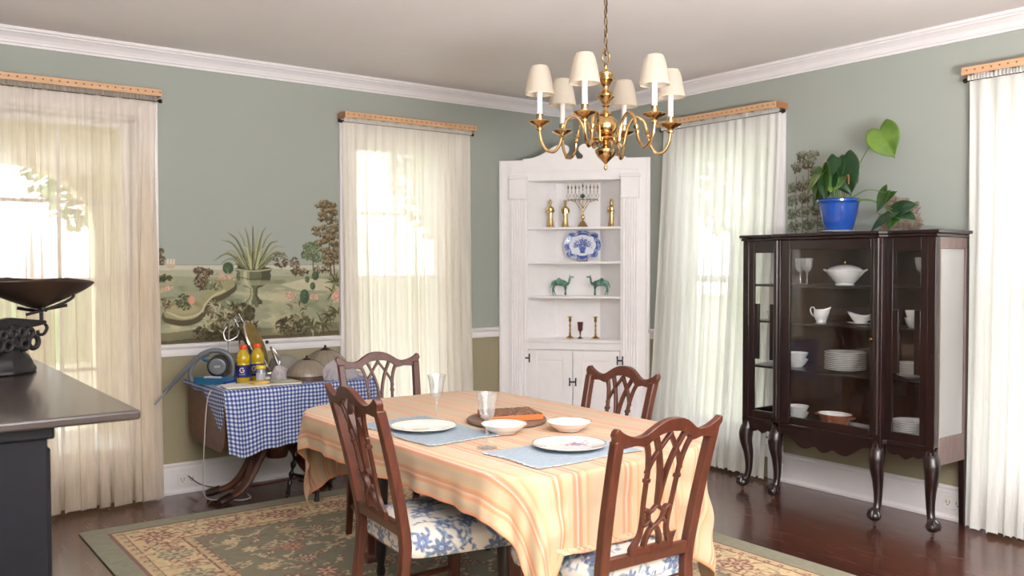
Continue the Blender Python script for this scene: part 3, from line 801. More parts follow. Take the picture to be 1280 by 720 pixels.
def mural_right():
    c = Canvas(-3.05, -2.135, 1.52, 2.2, .0036, WALLC)   # Canvas X is world y
    def clump(y, z, ry, rz, cols, n=90, s=.011): c.dabs(y, z, ry, rz, n, cols, s, .85, R_, 12)
    G2 = [(92, 98, 82), (110, 114, 96), (76, 82, 68), (128, 128, 112)]
    for x in (-2.20, -2.29, -2.36, -2.25): c.stroke([(x, 1.53), (x + .004, 1.8), (x, 2.0 if x != -2.29 else 2.12)], .010, (112, 100, 84), .9, .005)
    for (y, z, ry) in [(-2.32, 2.135, .045), (-2.24, 2.14, .04), (-2.21, 2.07, .05), (-2.29, 2.09, .05), (-2.34, 2.03, .04), (-2.17, 1.94, .045), (-2.25, 1.95, .05), (-2.33, 1.96, .05), (-2.18, 1.86, .05), (-2.27, 1.87, .05), (-2.36, 1.88, .045), (-2.17, 1.77, .04), (-2.26, 1.78, .055), (-2.36, 1.79, .05), (-2.19, 1.69, .05), (-2.30, 1.70, .05), (-2.4, 1.71, .05), (-2.18, 1.60, .05), (-2.3, 1.62, .05), (-2.4, 1.63, .05)]:
        clump(y, z, ry, .022, G2, 70, .009); clump(y + .01, z - .03, ry * .8, .016, G2 if R_.random() < .6 else BR, 30, .008); clump(y - .01, z + .012, ry * .6, .010, [(150, 150, 134), (138, 140, 122)], 16, .007)
    for (y, z, ry, rz) in [(-2.93, 1.76, .09, .06), (-2.86, 1.70, .09, .06), (-2.98, 1.68, .06, .05), (-2.90, 1.62, .13, .05), (-2.86, 1.79, .05, .04)]:
        clump(y, z, ry, rz, [(128, 112, 100), (146, 130, 116), (108, 92, 80)], 160, .012)
    clump(-2.65, 1.57, .5, .03, BR, 200)
    P = np.stack([np.full_like(c.X, -.0012), c.X, c.Z], -1)
    return surf('mural_wallpaper', P, M_mural, col=c.rgb, keep=c.a > .02)
tag(mural_right(), 'painted garden mural of trees on the wall behind the potted plant', 'mural')
# ------------------------------------------------------------------ white built-in corner cabinet
W = 1.198
ang = math.atan2(-.7554, .6552)
cab = root('corner_cabinet', (-.785, -.001, 0), 'tall white corner cabinet with open shelves, fluted pilasters and scroll top', 'cabinet', ang)
# shift slightly off the walls so that the side edges just meet them
cab.location = (-.787, -.004, 0)
x0, x1 = .004, W - .006
OZ0, OZ1, OA, OB = .85, 2.09, .235, .963
f = MB()
f.box(x0, OA, 0, .025, 0, 2.255); f.box(OB, x1, 0, .025, 0, 2.255); f.box(OA, OB, 0, .025, OZ1, 2.255)
f.box(OA, OB, 0, .025, .765, .842); f.box(OA, OB, 0, .025, 0, .10)
f.build('face_frame', M_cabwhite, cab, bevel=.002)
# outer edge fillets towards the walls
f = MB(); f.box(x0 + .004, .035, -.012, 0, 0, 2.25); f.box(W - .037, x1 - .002, -.012, 0, 0, 2.25); f.build('side_stile', M_cabwhite, cab, bevel=.003)
# swan-neck pediment board
cxm = .603
lft = catmull([(.20, 2.262), (.28, 2.27), (.36, 2.30), (.43, 2.345), (.49, 2.368), (.535, 2.366)], 6)
lft += catmull([(.535, 2.366), (.560, 2.350), (.566, 2.325), (.555, 2.300), (.540, 2.288), (.532, 2.270), (.545, 2.252), (.565, 2.250), (.582, 2.262), (.588, 2.280), (.597, 2.290)], 5)[1:]
pl = [(p[0], p[1]) for p in lft]
poly = [(.20, 2.19)] + pl + [(2 * cxm - x, z) for x, z in reversed(pl)] + [(2 * cxm - .20, 2.19)]
MB().prism(poly, -.016, .0).build('scroll_pediment', M_cabwhite, cab, bevel=.002)
f = MB(); f.box(.10, W - .10, -.018, -.0005 - .016, 2.176, 2.190); f.box(.10, W - .10, -.024, -.001, 2.165, 2.176); f.box(.10, W - .10, -.012, -.001, 2.150, 2.165); f.build('frieze_moulding', M_cabwhite, cab, bevel=.003)
# fluted pilasters with caps
for (a, b) in ((.100, .218), (W - .218, W - .100)):
    p = MB(); n = 5; w_ = (b - a); yb = -.020
    # section: flat margins with hollow flutes
    pts = [(a, 0), (a, yb)]; fl = (w_ - .02) / n
    for k in range(n):
        u = a + .010 + k * fl
        pts += [(u, yb)] + [(u + fl * .12 + fl * .76 * i / 6, yb + .010 * math.sin(PI * i / 6)) for i in range(7)]
    pts += [(b, yb), (b, 0)]
    p.prism(pts, .10, 1.945, axis='z'); sh = p.build('pilaster_shaft', M_cabwhite, cab, smooth=True, ang=25)
    p = MB(); p.box(a - .012, b + .012, -.028, 0, 1.96, 2.105); p.box(a - .020, b + .020, -.038, 0, 2.105, 2.122); p.box(a - .014, b + .014, -.030, 0, 2.122, 2.135)
    p.box(a - .016, b + .016, -.032, 0, 1.945, 1.960); p.build('pilaster_cap', M_cabwhite, cab, bevel=.004)
    p = MB(); p.box(a - .012, b + .012, -.026, 0, 0, .10); p.build('pilaster_base', M_cabwhite, cab, bevel=.003)
# inside: two slanted sides and a flat back
D = .27; ba, bb = .42, .78
def fl2(mb, pts, z0, z1):
    (p, q) = pts; d = np.array(q) - np.array(p); n_ = np.array([-d[1], d[0]]) / np.linalg.norm(d) * .012
    mb.prism([tuple(p), tuple(q), tuple(np.array(q) + n_), tuple(np.array(p) + n_)], z0, z1, axis='z')
for nm, pts in (('inner_side', ((OA - .012, .025), (ba, D))), ('inner_back', ((ba, D), (bb, D))), ('inner_side', ((bb, D), (OB + .012, .025)))):
    m = MB(); fl2(m, pts, .80, 2.13); m.build(nm, M_cabwhite, cab)
m = MB(); m.prism([(OA, .0255), (OB, .0255), (bb, D), (ba, D)], 2.09, 2.105, axis='z'); m.build('inner_top', M_cabwhite, cab)
for z in (.845, 1.185, 1.457, 1.727):
    m = MB()
    if z < 1: m.prism([(OA - .03, -.014), (OB + .03, -.014), (OB + .03, 0), (OB, .0), (OB, .026), (bb, D), (ba, D), (OA, .026), (OA, 0), (OA - .03, 0)], z - .022, z, axis='z')
    else: m.prism([(OA, .012), (OB, .012), (OB - .002, .028), (bb - .005, D - .002), (ba + .005, D - .002), (OA + .002, .028)], z - .018, z, axis='z')
    m.build('shelf', M_cabwhite, cab, bevel=.003)
# panelled doors with wrought H hinges
def door(a, b, dz):
    z0, z1 = .105, .757; d = MB(); s = .075
    d.box(a, a + s, -.012 - dz, -.0005, z0, z1); d.box(b - s, b, -.012 - dz, -.0005, z0, z1); d.box(a + s, b - s, -.012 - dz, -.0005, z1 - s, z1); d.box(a + s, b - s, -.012 - dz, -.0005, z0, z0 + s)
    d.box(a + s, b - s, -.004 - dz, -.0005, z0 + s, z1 - s)
    d.box(a + s + .012, b - s - .012, -.008 - dz, -.004 - dz, z0 + s + .012, z1 - s - .012)
    return d.build('door', M_cabwhite, cab, bevel=.003)
dl = door(OA + .002, .594, 0); dr = door(.600, OB - .002, .006)
def hinge(x, z, par, y=-.019, hw=.020, hh=.034):
    h = MB()
    for s in (-1, 1): h.prism([(x + s * hw - .006, z - hh), (x + s * hw + .006, z - hh), (x + s * hw + .005, z), (x + s * hw + .006, z + hh), (x + s * hw - .006, z + hh), (x + s * hw - .005, z)], y - .003, y)
    h.box(x - hw, x + hw, y - .003, y, z - .006, z + .006)
    return h
M_iron = M_black
hinge(OA - .004, .695, dl, y=-.0125).build('hinge', M_iron, dl); hinge(OA - .004, .17, dl, y=-.0125).build('hinge', M_iron, dl)
hinge(OB + .002, .690, dr, y=-.0185).build('hinge', M_iron, dr); hinge(OB + .002, .17, dr, y=-.0185).build('hinge', M_iron, dr)
hinge(.597, .515, dl, y=-.0185, hw=.024, hh=.032).build('latch', M_iron, dl)
# closed carcass behind the doors, kept clear of the walls
m = MB(); m.prism([(.24, .026), (.955, .026), (.79, .26), (.41, .26)], .02, .80, axis='z'); m.build('carcass', M_cabwhite, cab)

def onc(u, v, z):      # a point in the cabinet's frame as a world point
    return (-.787 + u * math.cos(ang) - v * math.sin(ang), -.004 + u * math.sin(ang) + v * math.cos(ang), z)

# ---- brass robed figures on the top shelf
M_gold = plain('polished_brass', (216, 186, 132), .2, 1., var=.08, scale=60)
def figure(loc, label, rz, kind):
    r = root('brass_figurine', loc, label, 'figurine', rz, 'brass robed figurines on the top shelf')
    b = MB()
    robe = [(0, 0), (.028, 0), (.030, .006), (.027, .010), (.024, .03), (.020, .06), (.0175, .09), (.019, .115), (.022, .135), (.0245, .15), (.022, .163), (.012, .172), (.008, .178), (.008, .184)]
    b.lathe(robe, 18, flute=9, famp=.06, sy=.8)
    bo = b.build('robed_body', M_gold, r, smooth=True, ang=70)
    h = MB(); h.sphere((0, -.001, .197), .0125, .0125, .016, 14, 10)
    if kind == 0: h.lathe([(.0, .004), (.0135, .006), (.015, .014), (.010, .022), (.004, .030), (0, .032)], 12, (0, 0, .195))
    elif kind == 1: h.lathe([(.010, .0), (.016, .004), (.012, .012), (0, .016)], 12, (0, 0, .205))
    else: h.lathe([(.017, -.02), (.016, .0), (.013, .012), (.006, .024), (0, .028)], 12, (0, .003, .197))
    h.sphere((0, -.0135, .196), .003, .004, .004, 8, 6)
    h.build('head', M_gold, r, smooth=True, ang=80)
    for s in (-1, 1):
        a = MB(); a.tube(catmull([(s * .021, 0, .155), (s * .027, -.004, .135), (s * .022, -.015, .122), (s * .006, -.024, .126)], 5), [.0085] * 6 + [.008] * 6 + [.006] * 4, 8)
        a.build('arm', M_gold, r, smooth=True)
    o = MB()
    if kind == 1: o.box(-.010, .012, -.034, -.024, .115, .140)
    elif kind == 0: o.lathe([(0, 0), (.010, .002), (.012, .01), (.006, .018), (0, .02)], 10, (0, -.028, .118))
    else: o.sphere((0, -.026, .128), .006, .004, .010, 8, 6)
    o.build('offering', M_gold, r, smooth=True)
    return r
faz = ang
figure(onc(.395, .13, 1.728), 'brass robed figurine at the left end of the cabinet\'s top shelf', faz, 0)
figure(onc(.510, .17, 1.728), 'brass robed figurine holding a box, just left of the menorah', faz + .3, 1)
figure(onc(.882, .13, 1.728), 'hooded brass robed figurine alone right of the menorah', faz - .2, 2)

# ---- menorah
me_ = root('menorah', onc(.652, .16, 1.728), 'brass menorah with nine lamps and a green medallion', 'menorah', ang)
b = MB(); b.prism([(-.045, 0), (.045, 0), (.010, .055), (-.010, .055)], -.018, .018); b.box(-.048, .048, -.022, .022, 0, .006); b.build('triangular_base', plain('dull_bronze', (120, 92, 58), .35, 1.), me_, bevel=.002)
b = MB(); b.lathe([(.008, .05), (.006, .06), (.014, .068), (.018, .082), (.014, .095), (.006, .10), (.009, .11), (.006, .12), (.005, .15), (.008, .158), (.005, .165), (.005, .22)], 14); b.build('stem', M_gold, me_, smooth=True)
for s in (-1, 1):
    b = MB()
    b.tube(catmull([(0, 0, .12), (s * .03, 0, .165), (s * .06, 0, .205), (s * .118, 0, .222)], 6), .0035, 6)
    b.tube(catmull([(0, 0, .15), (s * .02, 0, .185), (s * .045, 0, .215)], 6), .003, 6)
    b.build('branch', M_gold, me_, smooth=True)
b = MB().tube([(-.122, 0, .222), (.122, 0, .222)], .0035, 6).build('crossbar', M_gold, me_)
for k in range(9):
    x = -.118 + .0295 * k; hi = .012 if k == 4 else 0
    b = MB(); b.tube([(x, 0, .225), (x - .011, 0, .252), (x, 0, .280), (x + .011, 0, .252)], .0022, 6, closed=True)
    b.lathe([(0, .206), (.004, .212), (.002, .222)], 8, (x, 0, 0)); b.lathe([(.002, .278), (.004, .286), (.002, .296), (.006, .318), (.008, .322), (.004, .328)], 10, (x, 0, hi)); b.tube([(x, 0, .326 + hi), (x, 0, .342 + hi)], .0025, 6)
    b.build('lamp_holder', M_gold if k % 2 else plain('green_bronze', (76, 92, 84), .4, .8), me_, smooth=True)
MB().lathe([(0, -.004), (.015, -.004), (.018, 0), (.015, .004), (0, .004)], 16, M=Matrix.Translation((0, -.008, .248)) @ Matrix.Rotation(PI / 2, 4, 'X')).build('green_medallion', plain('green_stone', (34, 84, 66), .25), me_, smooth=True)

# ---- blue and white scalloped plate leaning on the back
M_delft = painted('blue_white_glaze', .15, coat=.5)
pr = root('delft_style_plate', onc(.645, .205, 1.459), 'blue and white scalloped platter standing upright on the second shelf', 'plate', ang)
c = Canvas(-.155, .155, -.125, .125, .0016, (226, 230, 238))
BL = [(58, 84, 160), (84, 112, 182), (40, 62, 136), (120, 144, 202)]
def outl(t, k=1.):
    r = 1 + .055 * math.cos(8 * t) * (1 if abs(math.sin(2 * t)) > .3 else .5)
    return (.150 * k * r * np.sign(math.cos(t)) * abs(math.cos(t)) ** .78, .118 * k * r * np.sign(math.sin(t)) * abs(math.sin(t)) ** .78)
ring = [outl(2 * PI * i / 96, .97) for i in range(96)]; c.poly(ring, (70, 96, 168))
c.poly([outl(2 * PI * i / 96, .74) for i in range(96)], (52, 74, 146)); c.poly([outl(2 * PI * i / 96, .71) for i in range(96)], (226, 230, 238))
r_ = random.Random(4)
for i in range(210):
    t = r_.uniform(0, 2 * PI); q = r_.uniform(.80, .94); x, z = outl(t, q); c.ell(x, z, .006, .0035, r_.choice([(206, 214, 234), (44, 66, 140), (150, 170, 214)]), r_.uniform(0, PI), .9)
for i in range(8):
    t = 2 * PI * i / 8 + .39; x, z = outl(t, .86); c.ell(x, z, .016, .011, (222, 228, 240), t); c.ell(x, z, .009, .006, (60, 84, 160), t)
c.poly([(-.03, -.015), (.03, -.015), (.018, -.055), (-.018, -.055)], (74, 100, 172)); c.ell(0, -.058, .022, .006, (50, 74, 146))
for i in range(130):
    a = r_.uniform(-.3, PI + .3); q = r_.uniform(.01, .072); c.ell(q * math.cos(a) * 1.05, -.005 + q * .78 * math.sin(a), r_.uniform(.003, .008), .0035, r_.choice(BL), r_.uniform(0, PI), .9)
for i in range(9):
    a = -.1 + (PI + .2) * i / 8; c.stroke([(0, -.02), (.04 * math.cos(a), .02 * math.sin(a)), (.082 * math.cos(a), .062 * math.sin(a))], .003, (70, 94, 168), .8)
for (x, z) in [(0, .012), (-.032, .0), (.03, .004), (-.012, .036), (.022, .034)]: c.ell(x, z, .012, .011, (56, 80, 158)); c.ell(x, z, .006, .006, (190, 204, 232)); c.ell(x, z, .003, .003, (40, 60, 130))
nt_, nr = 96, 40
P = np.zeros((nr, nt_, 3)); CC = np.zeros((nr, nt_, 3))
for j in range(nr):
    q = j / (nr - 1)
    for i in range(nt_):
        x, z = outl(2 * PI * i / nt_, q); d = -.012 * max(0, q - .7) / .3 + .0
        P[j, i] = (x, d, z)
CC = c.sample(P[..., 0], P[..., 2])
Mt = Matrix.Rotation(-.12, 4, 'X')
o = surf('painted_platter', P, M_delft, pr, col=CC, closed=True, thick=.004); o.rotation_euler = (-.14, 0, 0); o.location = (0, 0, .128)
MB().box(-.04, -.036, -.030, .0, 0, .02).box(.036, .04, -.030, .0, 0, .02).box(-.04, .04, -.002, .002, 0, .004).build('plate_stand', M_rod, pr)

# ---- patinated camels
M_cam = nmat('green_patina')[0]; nt = M_cam.node_tree; b = nt.nodes['Principled BSDF']; setup(b, None, .5, .35)
nz = noise_node(nt, 16, detail=5, dist=1.2); rr = ramp_node(nt, [(.32, rgb(54, 66, 62)), (.5, rgb(98, 142, 124)), (.68, rgb(142, 182, 164))], nz.outputs['Fac']); nt.links.new(rr.outputs['Color'], b.inputs['Base Color'])
M_camd = plain('dark_camel_bronze', (84, 84, 84), .45, .4)
def camel():
    """one continuous skinned body: a single-humped camel standing, facing +x"""
    me = bpy.data.meshes.new('camel_body')
    V = [((-.01, 0, .105), .024), ((-.045, 0, .104), .021), ((-.06, 0, .100), .014), ((.025, 0, .100), .023), ((.045, 0, .098), .016), ((-.012, 0, .128), .016), ((-.016, 0, .143), .007),
         ((.060, 0, .092), .0115), ((.070, 0, .104), .009), ((.074, 0, .130), .0075), ((.078, 0, .150), .0078), ((.094, 0, .150), .0065), ((.108, 0, .146), .005)]
    E_ = [(0, 1), (1, 2), (0, 3), (3, 4), (0, 5), (5, 6), (4, 7), (7, 8), (8, 9), (9, 10), (10, 11), (11, 12)]
    legs = [(4, .036, -.010, .010, .0), (4, .040, .010, -.006, .0), (2, -.052, -.010, -.006, 1), (2, -.055, .010, .012, 1)]
    for (att, x, y, dx, hind) in legs:
        k = len(V)
        V += [((x, y, .078), .0095), ((x + dx * .4 - (.006 if hind else -.003), y, .045), .0052), ((x + dx, y, .010), .0042), ((x + dx + .005, y, .003), .0062)]
        E_ += [(3 if att == 4 else 1, k), (k, k + 1), (k + 1, k + 2), (k + 2, k + 3)]
    k = len(V); V += [((-.074, 0, .085), .003), ((-.076, 0, .062), .003)]; E_ += [(2, k), (k, k + 1)]
    me.from_pydata([v[0] for v in V], E_, []); me.materials.append(M_cam)
    o = bpy.data.objects.new('bronze_camel', me); COL.objects.link(o)
    md = o.modifiers.new('skin', 'SKIN'); md.use_smooth_shade = True
    for i, sv in enumerate(me.skin_vertices[0].data): sv.radius = (V[i][1] * (.9 if i < 7 else 1.15), V[i][1] * 1.18); sv.use_root = (i == 0)
    s2 = o.modifiers.new('sub', 'SUBSURF'); s2.levels = 2; s2.render_levels = 2
    e = MB()
    for s in (-1, 1): e.sphere((.077, s * .007, .158), .003, .0025, .005, 8, 6)
    e.build('ear', M_camd, o, smooth=True); return o
c1 = camel(); c1.location = onc(.478, .12, 1.1862); c1.rotation_euler = (0, 0, ang); tag(c1, 'green patinated camel figurine facing right, on the third shelf', 'figurine', 'green camel figurines')
c2 = dup(c1, onc(.795, .12, 1.1862), ang + PI, 'green patinated camel figurine facing left, on the third shelf')

# ---- candlesticks and goblet on the bottom shelf
M_cstick = plain('candlestick_brass', (178, 140, 76), .25, 1., var=.1)
prof = [(0, 0), (.032, 0), (.033, .004), (.026, .009), (.014, .016), (.008, .024), (.007, .030), (.011, .036), (.007, .042), (.006, .060), (.010, .068), (.006, .076), (.006, .092), (.011, .100), (.006, .108), (.0055, .125), (.010, .132), (.012, .138), (.010, .160), (.013, .165), (.021, .170), (.021, .173), (.009, .173), (.008, .150), (0, .150)]
cs = MB().lathe(prof, 20).build('brass_candlestick', M_cstick, smooth=True, ang=40); cs.location = onc(.553, .14, .846)
tag(cs, 'slim brass candlestick left of the small goblet on the lowest shelf', 'candlestick', 'pair of brass candlesticks')
dup(cs, onc(.757, .14, .846), 0, 'slim brass candlestick right of the small goblet on the lowest shelf')
gb = MB().lathe([(0, 0), (.023, 0), (.023, .003), (.012, .010), (.005, .018), (.004, .034), (.009, .042), (.005, .050), (.012, .058), (.019, .070), (.020, .100), (.024, .130), (.0255, .132), (.022, .128), (.018, .075), (0, .062)], 20).build('kiddush_goblet', plain('tarnished_goblet', (124, 82, 72), .28, .9, var=.2, scale=40), smooth=True, ang=40)
gb.location = onc(.640, .10, .846); tag(gb, 'small tarnished reddish goblet between the two candlesticks', 'goblet')
# ------------------------------------------------------------------ dark mahogany china cabinet on the right wall
ch = root('china_cabinet', (-.40, -2.045, 0), 'dark mahogany glass-fronted china cabinet on cabriole legs against the right wall', 'cabinet', -PI / 2)
# local frame: X runs along world -y (left to right in view), Y runs into the wall (world +x)
CW, CD, ZB, ZT = 1.283, .367, .47, 1.60
# top board with moulded edge; centre breaks forward a little
bf = .035
BX = .045
def plan(off): return [(BX - off, -off * .6), (.27, -off * .6), (.30, -bf - off * .6), (.99, -bf - off * .6), (1.02, -off * .6), (CW + off, -off * .6), (CW + off, CD), (BX - off, CD)]
t = MB(); t.prism(plan(.022), 1.596, 1.615, axis='z'); t.build('top_board', M_dark, ch, bevel=.004)
t = MB(); t.prism(plan(.012), 1.578, 1.5955, axis='z'); t.build('top_moulding', M_dark, ch, bevel=.005)
t = MB(); t.prism([(BX, 0), (.27, 0), (.30, -bf), (.99, -bf), (1.02, 0), (CW, 0), (CW, .044), (CW - .021, .044), (CW - .021, CD), (BX + .021, CD), (BX + .021, .044), (BX, .044)], .445, .470, axis='z'); t.build('bottom_board', M_dark, ch, bevel=.002)
# posts
def post(x0_, x1_, y0_, y1_, mat, nm='corner_post', z0_=.40, z1_=1.578):
    return MB().box(x0_, x1_, y0_, y1_, z0_, z1_).build(nm, mat, ch, bevel=.004)
post(BX, BX + .045, 0, .045, M_dark); post(CW - .045, CW, 0, .045, M_worn)
post(.300, .350, -bf, .02, M_dark, 'front_post'); post(.957, 1.005, -bf, .02, M_worn, 'front_post')
MB().tube([(.325, -bf - .002, .50), (.325, -bf - .002, 1.575)], .017, 12).build('round_moulding', M_dark, ch, smooth=True)
MB().tube([(.981, -bf - .002, .50), (.981, -bf - .002, 1.575)], .014, 12).build('round_moulding', M_worn, ch, smooth=True)
post(BX, BX + .035, CD - .035, CD, M_dark, 'rear_post'); post(CW - .035, CW, CD - .035, CD, M_dark, 'rear_post')
# back board: dark veneer stopping short of the sides
MB().box(BX + .035, CW - .035, CD - .012, CD, .47, 1.578).build('back_board', wood('back_veneer', (44, 20, 14), (64, 32, 20), .3, 5, (8, 8, 1.2), .3), ch)
M_reflhaze = thin_glass('painted_reflection_glass', (.9, .88, .88), haze=.28, refl=.25)  # pale haze in the pane stands in for the curtain's bright reflection
# side frames with one pane each
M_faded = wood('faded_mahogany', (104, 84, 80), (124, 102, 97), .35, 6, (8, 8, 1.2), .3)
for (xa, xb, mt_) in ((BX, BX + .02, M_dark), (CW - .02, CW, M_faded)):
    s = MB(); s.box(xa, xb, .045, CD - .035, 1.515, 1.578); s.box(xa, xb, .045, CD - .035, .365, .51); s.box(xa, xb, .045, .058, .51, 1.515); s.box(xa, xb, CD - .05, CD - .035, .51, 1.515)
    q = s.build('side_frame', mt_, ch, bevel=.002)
    g = MB(); xm = (xa + xb) / 2; g.box(xm - .0015, xm + .0015, .055, CD - .047, .505, 1.52); g.build('side_pane', M_glass if xa < .5 else M_reflhaze, q)
# stepped front panels left and right
def panel(xa, xb, mat):
    """frame with a window wide at top and bottom, narrow between"""
    s = MB(); z0_, z1_ = .47, 1.578; y0_, y1_ = .004, .022; w1, w2 = .038, .072
    s.box(xa, xa + w1, y0_, y1_, z0_, z1_); s.box(xb - w1, xb, y0_, y1_, z0_, z1_)
    s.box(xa + w1, xb - w1, y0_, y1_, 1.503, z1_); s.box(xa + w1, xb - w1, y0_, y1_, z0_, .520)
    for (a, b2) in ((xa + w1, xa + w2), (xb - w2, xb - w1)): s.box(a, b2, y0_, y1_, .842, 1.187)
    q = s.build('side_panel_frame', mat, ch, bevel=.0015)
    MB().box(xa + w1 - .004, xb - w1 + .004, .024, .027, .515, 1.51).build('panel_pane', M_glass, q)
    return q
panel(BX + .045, .318, M_dark); panel(1.005, CW - .045, M_dark)
# centre door
dx0, dx1, dy = .352, .955, -bf + .004
s = MB(); w1 = .062
s.box(dx0, dx0 + w1, dy, dy + .02, .475, 1.575); s.box(dx1 - .020, dx1, dy, dy + .02, .475, 1.575); s.box(dx0 + w1, dx1 - .020, dy, dy + .02, 1.52, 1.575); s.box(dx0 + w1, dx1 - .020, dy, dy + .02, .475, .520)
dr_ = s.build('door', M_dark, ch, bevel=.003)
MB().box(dx0 + w1 - .004, dx1 - .016, dy + .009, dy + .012, .515, 1.525).build('door_pane', M_glass, dr_)
MB().lathe([(.0, -.002), (.008, 0), (.006, .006), (.010, .014), (.006, .020), (0, .021)], 12, M=Matrix.Translation((dx1 - .009, dy, 1.02)) @ Matrix.Rotation(PI / 2, 4, 'X')).build('keyhole_knob', M_cstick, dr_, smooth=True)
# shelves inside
for z in (1.309, 1.083, .800):
    MB().prism([(BX + .024, .032), (.29, .032), (.345, -.012), (.95, -.012), (1.0, .032), (CW - .024, .032), (CW - .024, CD - .013), (BX + .024, CD - .013)], z - .014, z, axis='z').build('shelf', M_dark, ch, bevel=.002)
# shaped aprons
def apron(xa, xb, ya, ztop, shape, mat):
    pts = [(xa, ztop)] + [(xb, ztop)] + [(xb - (xb - xa) * u, z) for u, z in shape]
    return MB().prism(pts, ya, ya + .018).build('apron', mat, ch, bevel=.002)
def mirrored(h): return h + [(1 - u, z) for u, z in reversed(h)]
big = mirrored([(0, .40)] + [(p[0], p[1]) for p in catmull([(.03, .415), (.10, .405), (.17, .375), (.26, .345), (.34, .350), (.38, .362), (.42, .362), (.45, .348), (.49, .338)], 4)])
apron(.345, .95, -bf + .002, .4695, big, M_dark)
small = mirrored([(0, .40)] + [(p[0], p[1]) for p in catmull([(.05, .405), (.2, .395), (.32, .400), (.38, .392), (.49, .380)], 4)])
apron(BX + .045, .300, .004, .4695, small, M_dark); apron(1.010, CW - .045, .004, .4695, small, M_dark)
# cabriole legs with claw and ball feet and casters
def cabriole(x, y, dx, dy_, mat, s=1.):
    """curving out along (dx,dy)"""
    L = catmull([(0, .42), (.006, .40), (.016, .36), (.014, .31), (-.002, .24), (-.014, .17), (-.016, .12), (-.008, .085), (.006, .065)], 5)
    z = [p[1] for p in L]; o_ = [p[0] + .028 * max(0, 1 - p[1] / .25) for p in L]
    rr = np.interp(z[::-1], [.065, .085, .12, .17, .24, .31, .36, .40, .42], [.023, .021, .021, .024, .030, .038, .044, .041, .034])[::-1]
    pts = [(x + dx * o * s, y + dy_ * o * s, zz) for o, zz in zip(o_, z)]
    leg = MB().tube([(x, y, .46)] + pts, [.028] + list(rr), 14).build('leg', mat, ch, smooth=True, ang=60)
    fx, fy = x + dx * .034, y + dy_ * .034
    MB().sphere((fx, fy, .050), .036, .036, .030, 16, 10).build('ball_foot', mat, leg, smooth=True)
    cl = MB(); a0 = math.atan2(dy_, dx)
    for k in (-1.1, 0, 1.1, PI):
        a = a0 + k; ux, uy = math.cos(a), math.sin(a)
        cl.tube(catmull([(fx + ux * .006, fy + uy * .006, .088), (fx + ux * .024, fy + uy * .024, .076), (fx + ux * .034, fy + uy * .034, .056), (fx + ux * .032, fy + uy * .032, .036)], 4), [.010] * 6 + [.008] * 4 + [.006] * 3, 8)
    cl.build('claw', mat, leg, smooth=True)
    cc = MB(); cc.tube([(fx, fy, .012), (fx, fy, .03)], .006, 8); cc.lathe([(0, -.005), (.0085, -.005), (.010, 0), (.0085, .005), (0, .005)], 14, M=Matrix.Translation((fx, fy, .0102)) @ Matrix.Rotation(PI / 2, 4, 'X'))
    cc.build('caster', plain('caster_metal', (120, 84, 60), .4, .6), leg, smooth=True)
cabriole(BX + .028, .028, -.7, -.7, M_dark); cabriole(.315, -.008, -.1, -1, M_dark); cabriole(.975, -.008, .1, -1, M_dark); cabriole(CW - .028, .028, .7, -.7, M_dark)
for xx in (BX + .018, CW - .018): MB().sweep([(xx, CD - .018, 0, .013, .013), (xx, CD - .018, .30, .017, .017), (xx, CD - .018, .40, .018, .018)]).build('rear_leg', M_dark, ch, bevel=.003)

def inch(x, y, z): return (-.40 + y + .02, -2.045 - x, z)        # cabinet frame to world
# ---- what it holds
M_rim = plain('china_rose_spray', (196, 150, 140), .3)
M_crystal = thin_glass('crystal', (.96, .98, .98), haze=.16, refl=.2)
def plate_prof(R, h=.018, t=.003): return [(0, 0), (R * .55, 0), (R * .58, .002), (R * .68, h * .35), (R, h), (R, h + t), (R * .66, h * .35 + t), (R * .55, .002 + t), (0, .002 + t)]
def stack_plates(n, R, step, loc, what, grp, place):
    base = None
    for k in range(n):
        words_ = ['lowest of', 'second from bottom of', 'third from bottom of', 'fourth from bottom of', 'fifth from bottom of', 'sixth from bottom of', 'seventh from bottom of', 'eighth from bottom of', 'ninth from bottom of', 'tenth from bottom of', 'eleventh from bottom of']
        lab = 'white plate, %s the stack %s' % ('topmost of' if k == n - 1 else words_[k], place)
        if base is None:
            base = MB().lathe(plate_prof(R), 36).build('dinner_plate', M_china, smooth=True, ang=50); base.location = loc; tag(base, lab, 'plate', grp)
        else: dup(base, (loc[0], loc[1], loc[2] + step * k), 0, lab)
stack_plates(10, .118, .0108, inch(.665, .14, .8005), 'p', 'plates stacked in the centre of the china cabinet', 'behind the centre door')
stack_plates(9, .098, .0098, inch(1.075, .13, .4705), 'p', 'plates stacked bottom right in the china cabinet', 'at the cabinet\'s bottom right')
stack_plates(7, .080, .011, inch(1.060, .16, .8005), 'p', 'plates stacked middle right in the china cabinet', 'in the narrow part of the right panel')
